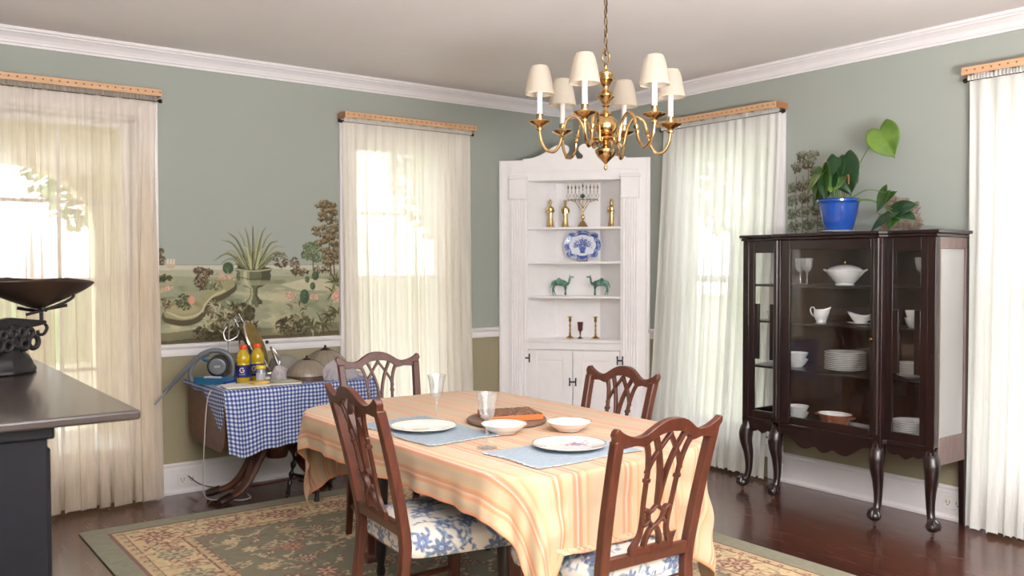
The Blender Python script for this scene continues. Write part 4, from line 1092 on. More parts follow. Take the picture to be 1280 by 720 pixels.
# tureen
tu = root('soup_tureen', inch(.665, .13, 1.3095), 'white lidded soup tureen with gold knob on the top shelf', 'tureen', -PI / 2)
MB().lathe([(0, 0), (.058, 0), (.060, .004), (.052, .008), (.075, .030), (.105, .068), (.112, .082), (.114, .086), (.110, .084), (.07, .03), (0, .015)], 32, sy=.78).build('bowl', M_china, tu, smooth=True, ang=50)
MB().lathe([(.113, .086), (.110, .090), (.085, .106), (.045, .118), (.012, .121), (0, .121)], 32, sy=.78).build('lid', M_china, tu, smooth=True, ang=50)
MB().lathe([(0, .120), (.006, .121), (.005, .126), (.010, .132), (.009, .138), (0, .142)], 12).build('knob', M_cstick, tu, smooth=True)
for s in (-1, 1): MB().tube(catmull([(s * .100, 0, .058), (s * .122, 0, .080), (s * .142, 0, .092), (s * .128, 0, .088), (s * .108, 0, .080)], 4), .005, 8).build('handle', M_china, tu, smooth=True)
# creamer
def jug(name, loc, rz, label, s=1.):
    j = root(name, loc, label, 'jug', rz, scale=s)
    P = []
    nA, prof = 36, [(.0, .0), (.030, .0), (.031, .004), (.028, .008), (.036, .022), (.043, .040), (.044, .055), (.041, .070), (.043, .080)]
    rows = []
    for (r, z) in prof + [(.040, .078), (.038, .06), (.03, .02), (0, .012)]:
        row = []
        for i in range(nA):
            a = 2 * PI * i / nA; k = max(0, math.cos(a)) ** 6; lift = max(0, (z - .04) / .04)
            row.append((r * math.cos(a) + (.026 * k * lift if r > .01 else 0), r * math.sin(a) * (1 - .3 * k * lift), z + (.016 * k + -.006 * max(0, -math.cos(a))) * lift * (r > .02)))
        rows.append(row)
    surf('body', np.array(rows), M_china, j, closed=True)
    MB().tube(catmull([(-.040, 0, .030), (-.062, 0, .045), (-.074, 0, .070), (-.066, 0, .088), (-.050, 0, .086), (-.041, 0, .072)], 5), .004, 8).build('handle', M_china, j, smooth=True)
    return j
jug('cream_jug', inch(.515, .12, 1.0835), -PI / 2, 'white cream jug with loop handle on the second shelf', 1.0)
# gravy boat on its stand
gbt = root('gravy_boat', inch(.775, .12, 1.0835), 'white gravy boat on an attached oval dish, second shelf', 'gravy boat', -PI / 2)
MB().lathe(plate_prof(.080, .010), 30, sy=.7).build('stand_dish', M_china, gbt, smooth=True, ang=50)
rows = []
for (r, z) in [(.0, .006), (.034, .006), (.030, .012), (.044, .028), (.052, .046), (.054, .058), (.051, .056), (.04, .03), (0, .02)]:
    row = []
    for i in range(36):
        a = 2 * PI * i / 36; k = max(0, -math.cos(a)) ** 5; lf = max(0, (z - .02) / .035)
        row.append((r * 1.15 * math.cos(a) - .022 * k * lf * (r > .01), r * .72 * math.sin(a), z + lf * (r > .02) * (.012 * k + .004 * math.cos(2 * a))))
    rows.append(row)
surf('boat', np.array(rows), M_china, gbt, closed=True)
MB().tube(catmull([(.052, 0, .030), (.074, 0, .044), (.076, 0, .066), (.060, 0, .064)], 4), .004, 8).build('handle', M_china, gbt, smooth=True)
# cups stacked in the right panel and one at the left
def cup(loc, label, grp=None, rz=0.):
    c_ = root('tea_cup', loc, label, 'cup', rz, grp)
    MB().lathe([(0, 0), (.020, 0), (.021, .004), (.026, .010), (.036, .028), (.041, .050), (.0425, .056), (.040, .055), (.034, .028), (.02, .01), (0, .008)], 24, flute=8, famp=.02).build('bowl', M_china, c_, smooth=True, ang=50)
    MB().tube(catmull([(.036, 0, .046), (.054, 0, .048), (.056, 0, .030), (.034, 0, .018)], 4), .003, 8).build('handle', M_china, c_, smooth=True)
    return c_
c_a = cup(inch(1.085, .12, 1.0835), 'white tea cup at the bottom of the pair in the right panel', 'tea cups in the china cabinet', .6)
dup(c_a, inch(1.087, .12, 1.1225), -.4, 'white tea cup stacked on another in the right panel')
dup(c_a, inch(.150, .15, 1.0835), 2., 'white tea cup seen through the narrow left panel')
# bowls at the left
def bowl_prof(R, h): return [(0, 0), (R * .5, 0), (R * .52, .004), (R * .8, h * .45), (R, h), (R - .003, h + .001), (R * .75, h * .45), (R * .45, .008), (0, .007)]
bw = MB().lathe(bowl_prof(.072, .050), 28).build('serving_bowl', M_china, smooth=True, ang=50)
bw.location = inch(.345, .13, .4705); tag(bw, 'white bowl, lower of two at the cabinet\'s bottom left', 'bowl', 'white bowls in the left of the china cabinet')
dup(bw, inch(.345, .13, .5085), 0, 'white bowl stacked upper of two at the cabinet\'s bottom left')
dup(bw, inch(.345, .12, .8005), 0, 'white bowl, lower one on the third shelf left of the plates')
dup(bw, inch(.345, .12, .8385), 0, 'white bowl, upper one on the third shelf left of the plates')
# platter with copper-coloured dish
pt = MB().lathe(plate_prof(.155, .016), 40, sy=.62).build('oval_platter', M_china, smooth=True, ang=50); pt.location = inch(.665, .135, .4705); pt.rotation_euler = (0, 0, -PI / 2)
tag(pt, 'white oval platter under the copper-coloured dish', 'platter')
dz = root('casserole_dish', inch(.610, .125, .4765), 'copper-coloured dish with white inside and lug handles', 'dish', -PI / 2)
M_cop = plain('copper_glaze', (150, 92, 68), .35, .2, var=.25, scale=40, bump=.4)
MB().shell([(0, 0), (.070, 0), (.078, .010), (.100, .056), (.106, .066), (.104, .068), (.099, .060)], 32, sy=.75).build('bowl', M_cop, dz, smooth=True, ang=50)
MB().shell([(.1025, .069), (.098, .056), (.074, .016), (0, .012)], 32, sy=.75).build('white_lining', M_china, dz, smooth=True)
for s in (-1, 1): MB().tube([(s * .098, -.02, .052), (s * .122, -.012, .056), (s * .122, .012, .056), (s * .098, .02, .052)], .006, 8).build('lug_handle', M_cop, dz, smooth=True)
# glasses on the top shelf
gprof = [(0, 0), (.030, 0), (.031, .002), (.008, .006), (.0045, .012), (.004, .050), (.008, .058), (.004, .066), (.010, .074), (.026, .092), (.032, .125), (.036, .160), (.0345, .160), (.030, .122), (.022, .094), (.004, .080)]
def goblet(loc, label, grp, s=1., rz=0.):
    g = MB().shell(gprof, 20).build('crystal_goblet', M_crystal, smooth=True, ang=50); g.location = loc; g.scale = (s, s, s); return tag(g, label, 'goblet', grp)
g1 = goblet(inch(.370, .12, 1.3095), 'clear crystal goblet on the top shelf, left end of the centre door', 'crystal goblets in the china cabinet')
dup(g1, inch(.430, .10, 1.3095), 0, 'clear crystal goblet on the top shelf beside the leftmost one')
dup(g1, inch(1.130, .12, 1.3095), 0, 'clear crystal goblet on the top shelf behind the right panel')

# ---- potted plant on top
pp = root('potted_plant', inch(.615, .14, 1.6155), 'green leafy plant in a glossy blue pot on the china cabinet', 'potted plant')
pp.scale = (1.06, 1.06, 1.12)
M_bluepot = plain('blue_glaze', (28, 74, 160), .12, var=.15, scale=10, coat=.6)
pot = MB().lathe([(0, .014), (.072, .014), (.074, .020), (.088, .060), (.100, .110), (.106, .150), (.108, .160), (.117, .166), (.118, .176), (.112, .180), (.104, .176), (.100, .165), (.0, .160)], 40).build('pot', M_bluepot, pp, smooth=True, ang=50)
MB().lathe([(0, 0), (.075, 0), (.105, .010), (.106, .013), (.07, .008), (0, .008)], 40).build('saucer', M_china, pp, smooth=True, ang=50)
MB().lathe([(0, 0), (.10, 0), (.098, .004), (.05, .01), (0, .008)], 24, (0, 0, .161)).build('soil', plain('potting_soil', (58, 46, 36), .9, var=.3, bump=.5), pp)
def leafmat(nm, c1, c2):
    m, nt, b = nmat(nm); setup(b, None, .38, coat=.2)
    nz = noise_node(nt, 14, detail=3); r = ramp_node(nt, [(.35, rgb(*c1)), (.65, rgb(*c2))], nz.outputs['Fac']); nt.links.new(r.outputs['Color'], b.inputs['Base Color'])
    return m
LM = [leafmat('leaf_bright', (74, 106, 34), (98, 128, 44)), leafmat('leaf_mid', (48, 82, 34), (70, 106, 42)), leafmat('leaf_deep', (24, 52, 30), (38, 72, 36))]
def leaf(tip, base_, up, size, mat, stem_from=None, wide=.85, fold=.18):
    """heart-shaped leaf from base_ pointing to tip, up = surface normal hint (all in pot frame: x = world x, y = world y)"""
    base_, tip, up = Vector(base_), Vector(tip), Vector(up)
    if stem_from and size > .135 and tip.z < .4: tip = base_ + (tip - base_) * 1.18
    d = (tip - base_); L = d.length; d.normalize(); s = d.cross(up).normalized(); n = s.cross(d).normalized()
    nu, nv = 17, 15; P = np.zeros((nv, nu, 3))
    for j in range(nv):
        v = j / (nv - 1)
        # half width of a heart leaf
        hw = wide * .5 * L * (math.sin(PI * min(1, (v * .92 + .13)) ** .78) ** .8 if v < 1 else 0)
        for i in range(nu):
            u = -1 + 2 * i / (nu - 1)
            back = .20 * L * (abs(u) ** 1.0) * (1 - v) ** 3 * (1.6 - abs(u))
            p = base_ + d * (v * L - back * 1.2) + s * (u * hw) + n * (fold * hw * abs(u) - .12 * L * v * v + .015 * math.sin(u * 5 + v * 7) * L)
            P[j, i] = p
    lf = surf('leaf', P, mat, pp, thick=.0012)
    if stem_from:
        a = Vector(stem_from); mid = (a + base_) / 2 + Vector((0, 0, .03)); 
        MB().tube(catmull([a, mid, base_ + d * .01], 8), [.003] * 8 + [.0022] * 9, 6).build('leaf_stem', M_stem, pp, smooth=True)
M_stem = plain('green_stem', (92, 124, 60), .5)
# pot frame: y negative = to the right in view, x negative = towards camera
leaf((-.03, -.325, .39), (-.02, -.250, .515), (-1, -.1, .5), .16, LM[0], (0, -.03, .17), 1.0)
leaf((-.08, .06, .17), (-.04, .075, .34), (-1, .5, .1), .17, LM[1], (0, .02, .17), .95)
leaf((-.03, -.075, .22), (-.02, -.03, .385), (-1, -.1, .2), .17, LM[2], (0, .0, .17), .95)
leaf((-.06, .125, .20), (-.02, .085, .345), (-.7, .8, .2), .17, LM[0], (0, .02, .17), .9)
leaf((-.10, .03, .19), (-.05, .02, .30), (-1, 0, .35), .14, LM[2], (0, .0, .17), .9)
leaf((-.06, .13, .15), (-.04, .075, .26), (-.9, .6, .3), .14, LM[2], (0, .03, .17), .8)
leaf((-.11, -.01, .21), (-.04, -.02, .29), (-.6, -.3, .7), .13, LM[1], (0, .0, .17), .9)
leaf((.06, .10, .24), (.02, .04, .34), (-.4, .7, .6), .13, LM[1], (0, .02, .17), .9)
leaf((.03, -.10, .26), (.01, -.06, .33), (-.6, -.6, .5), .11, LM[2], (0, -.01, .17), .8)
leaf((-.04, -.235, .10), (-.05, -.315, .20), (-1, .3, .5), .12, LM[1], (0, -.05, .17), .8)
leaf((-.05, -.36, .20), (-.04, -.30, .155), (-1, .1, .7), .08, LM[1], None, .8)
leaf((-.12, -.27, .02), (-.04, -.36, .09), (-.5, .2, .9), .14, LM[2], (0, -.06, .165), .8)
leaf((-.06, -.48, .06), (-.05, -.35, .09), (-.5, -.1, .9), .14, LM[2], None, .8)
leaf((-.02, -.46, .135), (-.03, -.34, .10), (-.8, 0, .6), .13, LM[2], (0, -.06, .17), .8)
leaf((-.13, -.36, .012), (-.06, -.38, .07), (-.3, 0, .9), .12, LM[1], None, .8)
leaf((-.10, .13, .24), (-.04, .07, .33), (-.8, .6, .4), .15, LM[0], (0, .02, .17), .9)
leaf((-.11, -.02, .22), (-.05, -.01, .26), (-1, -.2, .5), .14, LM[0], (0, .0, .17), .85)
leaf((-.04, .02, .26), (-.02, .0, .39), (-1, .0, .2), .15, LM[2], (0, .0, .17), .8)
leaf((.02, .14, .16), (.0, .09, .28), (-.6, .8, .2), .14, LM[1], (0, .03, .17), .85)
# withered curl
MB().tube(catmull([(0, -.03, .17), (-.02, -.05, .27), (-.04, -.08, .30), (-.05, -.09, .25)], 5), .004, 6).build('dry_stem', plain('dry_stem', (140, 104, 70), .8), pp, smooth=True)
# ------------------------------------------------------------------ rug
M_rug = painted('wool_rug', .95, bump=.5, bscale=400, sheen=.2)
def make_rug():
    x0, x1, y0, y1 = -3.965, -1.27, -4.35, -.56
    c = Canvas(x0, x1, y0, y1, .0065, (118, 114, 90))
    r = random.Random(9)
    bw = .13; b2 = .47
    c.rgb[:] = np.array((122, 118, 94)) / 255
    def rect(m, col):
        w_ = c.win(x0 + m, x1 - m, y0 + m, y1 - m); c.rgb[w_] = np.array(col) / 255.
    rect(.13, (112, 62, 46)); rect(.145, (184, 158, 116)); rect(.19, (122, 66, 48)); rect(.20, (196, 170, 124)); rect(.42, (122, 66, 48)); rect(.43, (178, 152, 108)); rect(.47, (112, 60, 44)); rect(.478, (110, 102, 74))
    REDS = [(122, 54, 40), (146, 74, 54), (92, 42, 34)]; TAN = [(196, 168, 124), (168, 140, 100), (206, 182, 140)]; OL = [(112, 110, 82), (128, 126, 96), (96, 92, 68)]
    def rosette(x, y, R, cols):
        n = r.choice([6, 8]); a0 = r.uniform(0, 1)
        for k in range(n):
            a = a0 + 2 * PI * k / n; c.ell(x + .62 * R * math.cos(a), y + .62 * R * math.sin(a), R * .42, R * .26, cols[0], a, .95)
            c.ell(x + .62 * R * math.cos(a), y + .62 * R * math.sin(a), R * .24, R * .12, cols[1], a, .95)
        c.ell(x, y, R * .36, R * .36, cols[1]); c.ell(x, y, R * .24, R * .24, cols[0]); c.ell(x, y, R * .1, R * .1, cols[2])
    def vine(x, y, L, a, col):
        b = a + r.uniform(-1.3, 1.3)
        pts = [(x, y), (x + L * .5 * math.cos(a), y + L * .5 * math.sin(a)), (x + L * .5 * math.cos(a) + L * .5 * math.cos(b), y + L * .5 * math.sin(a) + L * .5 * math.sin(b))]
        c.stroke(pts, .0075, col, .75)
        for p in catmull(pts, 3)[1:]:
            a3 = r.uniform(0, PI); c.ell(p[0] + .015 * math.cos(a3), p[1] + .015 * math.sin(a3), .016, .0065, r.choice(TAN + REDS[:1]), a3, .9)
    # main border
    def ring(m, step):
        out = []; W_, H_ = x1 - x0 - 2 * m, y1 - y0 - 2 * m
        for k in range(int(round(W_ / step)) + 1): t = k * W_ / round(W_ / step); out += [(x0 + m + t, y0 + m), (x0 + m + t, y1 - m)]
        for k in range(1, int(round(H_ / step))): t = k * H_ / round(H_ / step); out += [(x0 + m, y0 + m + t), (x1 - m, y0 + m + t)]
        return out
    for (x, y) in ring(.31, .10):
        for q in range(9): vine(x + r.uniform(-.04, .04), y + r.uniform(-.08, .08), .12, r.uniform(0, 2 * PI), r.choice(REDS + OL))
    for i, (x, y) in enumerate(ring(.31, .34)): rosette(x, y, .085, (REDS[0], (196, 170, 130), OL[1]) if i % 2 else (OL[0], (190, 168, 126), REDS[1]))
    for (x, y) in ring(.168, .075): c.ell(x, y, .018, .014, r.choice(REDS + OL)); c.ell(x, y, .008, .007, (186, 164, 124))
    for (x, y) in ring(.45, .06): c.ell(x, y, .012, .010, r.choice(REDS + OL))
    # field
    fx0, fx1, fy0, fy1 = x0 + .5, x1 - .5, y0 + .5, y1 - .5
    for k in range(520): vine(r.uniform(fx0, fx1), r.uniform(fy0, fy1), r.uniform(.08, .20), r.uniform(0, 2 * PI), r.choice(TAN + REDS))
    for k in range(7):
        for j in range(11): rosette(fx0 + .1 + (fx1 - fx0 - .2) * k / 6 + r.uniform(-.06, .06), fy0 + .1 + (fy1 - fy0 - .2) * j / 10 + r.uniform(-.06, .06), r.uniform(.04, .08), (r.choice(REDS + TAN), r.choice(TAN), r.choice(OL + REDS)))
    keep_m = (c.X > fx0 - .03) & (c.X < fx1 + .03) & (c.Y > 0 if False else True)
    c.rgb *= (.98 + .16 * fbm(c.X * 40, c.Z * 40, 3, 2))[..., None]
    P = np.stack([c.X, c.Z, np.full_like(c.X, .009)], -1)
    o = surf('area_rug', P, M_rug, col=c.rgb)
    e = MB(); e.box(x0, x1, y0, y1, .001, .0085)
    e.build('rug_binding', plain('rug_binding', (112, 108, 84), .95), o)
    return o
tag(make_rug(), 'olive and tan floral bordered rug under the dining table', 'rug')

# ------------------------------------------------------------------ dining table under its striped cloth
TX, TY, TZ = -2.695, -2.575, .745
TA, TB, TR = .572, .908, .27
def rrect(a, b, r, n=12, r4=None):
    out = []; r4 = r4 or (r, r, r, r)
    for (sx_, sy_, a0, r) in ((1, 1, 0, r4[0]), (-1, 1, PI / 2, r4[1]), (-1, -1, PI, r4[2]), (1, -1, 1.5 * PI, r4[3])):
        cx, cy = sx_ * (a - r), sy_ * (b - r)
        for k in range(n + 1): t = a0 + PI / 2 * k / n; out.append((cx + r * math.cos(t), cy + r * math.sin(t)))
    return out
tb = root('dining_table', (TX, TY, 0.0095), 'long dining table with rounded corners under the striped cloth', 'table')
MB().prism(rrect(TA - .004, TB - .004, TR, r4=(.30, .27, .20, .44)), .708, .7345, axis='z').build('tabletop', M_mahog, tb, bevel=.006)
a_ = MB(); a_.box(-.33, .33, -.53, -.505, .63, .7075); a_.box(-.33, .33, .505, .53, .63, .7075); a_.box(-.33, -.305, -.505, .505, .63, .7075); a_.box(.305, .33, -.505, .505, .63, .7075); a_.build('apron', M_mahog, tb, bevel=.002)
for sx_ in (-1, 1):
    for sy_ in (-1, 1):
        MB().lathe([(0, 0), (.018, 0), (.022, .02), (.016, .05), (.022, .08), (.026, .12), (.022, .18), (.032, .30), (.036, .42), (.026, .50), (.036, .53), (.036, .62), (.03, .705), (0, .706)], 18, (sx_ * .30, sy_ * .48, 0)).build('leg', M_ebony, tb, smooth=True)

# striped cloth: position on the cloth (U across, V along) mapped over the top and down the sides
M_cloth = painted('striped_cotton', .85, bump=.15, bscale=500, sheen=.15)
def stripes(U):
    """U in metres across the table; returns sRGB colour"""
    base = np.array([(222, 196, 158), (226, 204, 170), (214, 176, 130), (222, 160, 112), (228, 206, 178), (216, 186, 150), (206, 190, 152)]) / 255.
    per = .235
    t = np.mod(U + 3.0 + .06, per) / per
    C0, C1, O1, O2, PK_, W_ = (208, 190, 162), (218, 196, 166), (224, 162, 120), (222, 142, 100), (216, 144, 118), (234, 212, 198)
    stops = [(0, C0), (.14, C1), (.16, O1), (.20, O2), (.215, W_), (.235, W_), (.25, O2), (.30, O1), (.32, (220, 188, 150)), (.42, C0),
        (.50, (208, 192, 160)), (.52, O1), (.56, PK_), (.575, W_), (.595, W_), (.61, PK_), (.66, O1), (.68, (222, 194, 158)), (.76, C1), (.78, O1), (.82, (220, 184, 146)), (.92, C0), (1., C0)]
    xs = [s[0] for s in stops]; cs = np.array([s[1] for s in stops]) / 255.
    # small periodic shift of hue so that repeats are not mechanical
    col = np.stack([np.interp(t, xs, cs[:, k]) for k in range(3)], -1)
    k = (.5 + .5 * np.sin(U * 7.3 + 1.))[..., None]
    out = col * (1 - .35 * k) + .35 * k * np.array([226, 196, 156]) / 255.
    return np.clip(out * np.array([.93, .905, .885]), 0, 1)
def cloth_mesh():
    dl, dr_, dn, df = .150, .17, .375, .36       # drops: left, right, near, far
    us = np.arange(-TA - dl, TA + dr_ + .004, .0055); vs = np.arange(-TB - dn, TB + df + .006, .009)
    U, V = np.meshgrid(us, vs)
    TRm = np.where(V > 0, np.where(U > 0, .30, .27), np.where(U > 0, .44, .20)); TR = TRm
    ix, iy = TA - TR, TB - TR
    cx = np.clip(U, -ix, ix); cy = np.clip(V, -iy, iy)
    dx, dy = U - cx, V - cy; dist = np.hypot(dx, dy) + 1e-9
    nx_, ny_ = dx / dist, dy / dist
    # for straight sides the normal is square to the edge; in corners it is radial
    inside = dist <= TR
    hang = np.maximum(0, dist - TR)
    corner = (np.abs(dx) > 1e-6) & (np.abs(dy) > 1e-6)
    angc = np.arctan2(np.abs(ny_), np.abs(nx_))
    # folds: deep in the corners, slight on the straight runs
    per = np.where(np.abs(dx) > 1e-6, V, U)
    f = np.clip(hang / .12, 0, 1)
    fold = f * (.008 * np.sin(per * 17 + 1.) + .005 * np.sin(per * 41 + 2.) + .009 * np.sin(per * 7.3 + .4))
    cf = f * np.clip(hang / .3, 0, 1.4) * (.030 * np.sin(angc * 8.0 - .9) + .012 * np.sin(angc * 19)) * np.sin(2 * np.clip(angc, 0, PI / 2)) * corner
    round_ = .010 * (1 - np.exp(-hang / .012))
    outw = round_ + .05 * hang * (.3 + corner * .1) + fold * np.clip(hang * 8, 0, 1) + cf
    # tangential gathering in corners (cloth swings sideways)
    R = TR + outw
    X = np.where(inside, U, cx + nx_ * R); Y = np.where(inside, V, cy + ny_ * R)
    tw = corner * cf * .6
    X = X - ny_ * tw * np.sign(dx * dy + 1e-12) * 0 + 0; 
    Z = np.where(inside, 0., -np.maximum(0, hang - .004) + .006 * np.exp(-hang / .02) * 0)
    Z = Z - .0025 * (1 - np.exp(-hang / .006)) 
    bump = .0007 * np.sin(U * 13 + V * 3) + .0006 * np.sin(V * 9 + 1)
    Z = Z + bump * inside
    Xw, Yw, Zw = X + TX, Y + TY, Z + TZ + .0028
    # the hem resting on the near chair's seat
    x0_, x1_, zs = SEATN
    m = (Xw > x0_) & (Xw < x1_) & (Zw < zs) & (V < -TB)
    over = np.where(m, zs - Zw, 0)
    Zw = np.where(m, zs + .001 + .006 * np.abs(np.sin(over * 60)), Zw); Yw = Yw - np.where(m, np.minimum(over * .5, .05), 0)
    P = np.stack([Xw, Yw, Zw], -1)
    col = stripes(U)
    edge = np.minimum.reduce([U - us[0], us[-1] - U, V - vs[0], vs[-1] - V])
    col = np.where((edge < .014)[..., None], np.array([226, 156, 116]) / 255., col)
    col = col * (.97 + .05 * fbm(U * 90, V * 4, 2, 2))[..., None]
    o = surf('striped_tablecloth', P, M_cloth, col=col, thick=.0016)
    return tag(o, 'orange and cream striped cloth draped over the dining table', 'tablecloth')
SEATN = (-3.12, -2.62, .500)
cloth_mesh()

# ------------------------------------------------------------------ dining chairs
M_seat = painted('blue_floral_chintz', .75, sheen=.1)
M_chair = wood('chair_mahogany', (68, 31, 21), (96, 50, 34), .34, 6., (6, 6, 1), .2)
sc_ = Canvas(-.36, .36, -.36, .36, .0024, (216, 208, 196))
r_ = random.Random(21)
BLU = [(88, 104, 140), (112, 130, 160), (72, 86, 120), (136, 152, 174)]
for k in range(64):
    x, y, a = r_.uniform(-.34, .34), r_.uniform(-.34, .34), r_.uniform(0, 6.28)
    pts = [(x, y)]
    for q in range(4): a += r_.uniform(-.7, .7); pts.append((pts[-1][0] + .05 * math.cos(a), pts[-1][1] + .05 * math.sin(a)))
    sc_.stroke(pts, .0034, r_.choice(BLU), .9)
    for p in catmull(pts, 3):
        b = r_.uniform(0, 6.28); sc_.ell(p[0] + .011 * math.cos(b), p[1] + .011 * math.sin(b), .011, .0045, r_.choice(BLU), b, .9)
spots = [(-.27, -.25), (-.06, -.28), (.15, -.24), (.29, -.12), (-.17, -.10), (.04, -.07), (.2, .02), (-.29, .05), (-.08, .11), (.10, .17), (.28, .2), (-.22, .24), (-.02, .29), (.17, .31)]
for (x, y) in spots + [(x_ + .11, y_ + .07) for x_, y_ in spots[::2]]:
    x += r_.uniform(-.02, .02); y += r_.uniform(-.02, .02); a0 = r_.uniform(0, 1); R = r_.uniform(.034, .050)
    for k in range(8):
        a = a0 + 2 * PI * k / 8; sc_.ell(x + .62 * R * math.cos(a), y + .62 * R * math.sin(a), R * .46, R * .2, BLU[2], a); sc_.ell(x + .6 * R * math.cos(a), y + .6 * R * math.sin(a), R * .30, R * .11, BLU[1], a)
    sc_.ell(x, y, R * .36, R * .32, BLU[0]); sc_.ell(x, y, R * .22, R * .2, (196, 200, 204)); sc_.ell(x, y, R * .1, R * .1, BLU[2])
    for k in range(3):
        a = a0 + 2.1 * k + .5; sc_.ell(x + 1.5 * R * math.cos(a), y + 1.5 * R * math.sin(a), R * .55, R * .2, r_.choice([(132, 152, 168), (98, 122, 150)]), a + .5, .95)
def yb(z): # rear face line of the back, raking away above the seat
    if z < .44: return -.200 - .07 * ((.44 - z) / .44) ** 1.6
    t = (z - .44) / .5; return -.200 - .085 * t - .03 * t * t
def make_chair(label, group):
    c = root('dining_chair', (0, 0, 0), label, 'chair', group=group)
    # rear posts run from the floor to the crest rail
    for s in (-1, 1):
        rings = []
        for z in np.linspace(0, .895, 20):
            x = .188 + (.021 * ((z - .44) / .45) if z > .44 else -.006 * (1 - z / .44)); w_ = .019 if z < .7 else .018
            rings.append((s * x, yb(z), z, w_ * (.85 + .15 * min(1, z / .4)), .016 * (.85 + .3 * min(1, z / .45) if z < .5 else 1.1)))
        MB().sweep(rings).build('rear_post', M_chair, c, bevel=.005)
        MB().sweep([(s * .215, .200, 0, .024, .024), (s * .215, .200, .035, .024, .024), (s * .215, .200, .045, .017, .017), (s * .215, .200, .40, .024, .024)]).build('leg', M_chair, c, bevel=.003)
        # side stretchers
        MB().tube([(s * .215, .185, .165), (s * .1775, yb(.165) + .012, .165)], .012, 10).build('stretcher', M_chair, c, smooth=True)
    MB().tube([(-.197, .03, .165), (-.10, .03, .165), (0, .03, .165), (.10, .03, .165), (.197, .03, .165)], [.008, .011, .014, .011, .008], 10).build('stretcher', M_chair, c, smooth=True)
    # crest rail with eared ends and a raised centre
    kx = .94
    top = [(0, .952), (.03, .950), (.06, .941), (.09, .925), (.115, .910), (.14, .903), (.17, .905), (.20, .915), (.222, .926), (.236, .936), (.246, .930), (.250, .915), (.244, .905)]
    bot = [(.238, .886), (.236, .870), (.200, .870), (.18, .872), (.15, .874), (.122, .868), (.105, .868), (.088, .884), (.05, .902), (0, .908)]
    tp = [(p[0] * kx, p[1]) for p in catmull(top, 3)]; bt = [(p[0] * kx, p[1]) for p in catmull(bot, 3)]
    half = tp + bt; full = half + [(-x, z) for x, z in reversed(half[1:-1])]
    n = len(full)
    cr = MB(); T_ = .026
    yfc = lambda u, w_: yb(w_) - .030 * (1 - (u / .25) ** 2) * .5
    cr.prism(full, -T_ / 2, T_ / 2, yf=yfc); cr.build('crest_rail', M_chair, c, bevel=.006, ang=50)
    # pierced splat of interlaced pointed arches
    sp = MB(); yf = lambda u, w_: yb(w_) - .015; h = .007
    z0, z1 = .515, .905; Hh = z1 - z0
    def rb(pts, w_, k=0): sp.ribbon([(u, z0 + v * Hh) for u, v in pts], w_, -h - k * .0009, h + k * .0009, yf, sm=6)
    for s in (-1, 1):
        rb([(s * .098, .93), (s * .082, .84), (s * .070, .70), (s * .066, .55), (s * .063, .40), (s * .057, .24), (s * .060, .12), (s * .085, .0)], [.018, .015, .015, .013, .013, .015, .018, .030], 0)
        rb([(s * .074, .66), (s * .060, .76), (s * .030, .88), (-s * .004, 1.0)], .012, 1 if s > 0 else 2)
        rb([(0, .36), (s * .006, .52), (s * .016, .68), (s * .036, .84), (s * .066, 1.0)], .013, 3 if s > 0 else 4)
        rb([(0, .37), (s * .018, .325), (s * .032, .30), (s * .030, .25), (s * .020, .21), (0, .165)], .011, 1 if s > 0 else 2)
        rb([(0, .19), (s * .018, .14), (s * .030, .07), (s * .034, .0)], .013, 3 if s > 0 else 4)
        rb([(s * .030, .30), (s * .045, .34), (s * .060, .33)], .010, 5)
        rb([(s * .028, .24), (s * .042, .205), (s * .056, .20)], .010, 5)
        sp.ribbon([(s * .058, z0 + .60 * Hh), (s * .076, z0 + .60 * Hh)], .014, -h - .004, h + .004, yf, sm=0)
    sp.box(-.096, .096, yb(.51) - .023, yb(.51) - .007, .497, .520)
    sp.build('pierced_splat', M_chair, c, bevel=.002, ang=50)
    MB().sweep([(0, yb(.46) , .455, .188, .013), (0, yb(.50) - .002, .500, .190, .012)]).build('shoe_rail', M_chair, c, bevel=.004)
    # seat frame hidden by the upholstery, and the stuffed seat itself
    MB().prism([(-.17, -.185), (.17, -.185), (.225, .215), (-.225, .215)], .372, .396, axis='z').build('seat_frame', M_chair, c)
    n = 130; K = .36
    g = np.linspace(-1 - K, 1 + K, n); S, T = np.meshgrid(g, g)
    s_, t_ = np.clip(S, -1, 1), np.clip(T, -1, 1); ov = np.maximum(np.maximum(np.abs(S) - 1, np.abs(T) - 1), 0) / K
    hw = .214 + .026 * t_; bulge = .010 * np.sin(PI * np.clip(ov, 0, 1)) + .008 * np.clip(ov * 6, 0, 1)
    sq = np.minimum(1, 1 / np.maximum(1e-6, (np.abs(s_) ** 10 + np.abs(t_) ** 10) ** .1))
    s2_, t2_ = s_ * sq, t_ * sq
    X = s2_ * (hw + bulge); Y = t2_ * (.212 + bulge) + .018
    Z = .462 + .030 * (1 - np.abs(s2_) ** 3) * (1 - np.abs(t2_) ** 3) - .008 * np.maximum(np.abs(s2_), np.abs(t2_)) ** 8 - .075 * ov
    Y = np.where(Y < -.17, np.maximum(Y, -.186), Y)
    fu = S * .235; fv = T * .23
    col = sc_.sample(fu, fv)
    surf('upholstered_seat', np.stack([X, Y, Z], -1), M_seat, c, col=col, thick=.002)
    return c
G = 'carved mahogany dining chairs round the table'
RZ = .0095
c1 = make_chair('carved mahogany dining chair at the table\'s near end, floral seat in front of the hem', G)
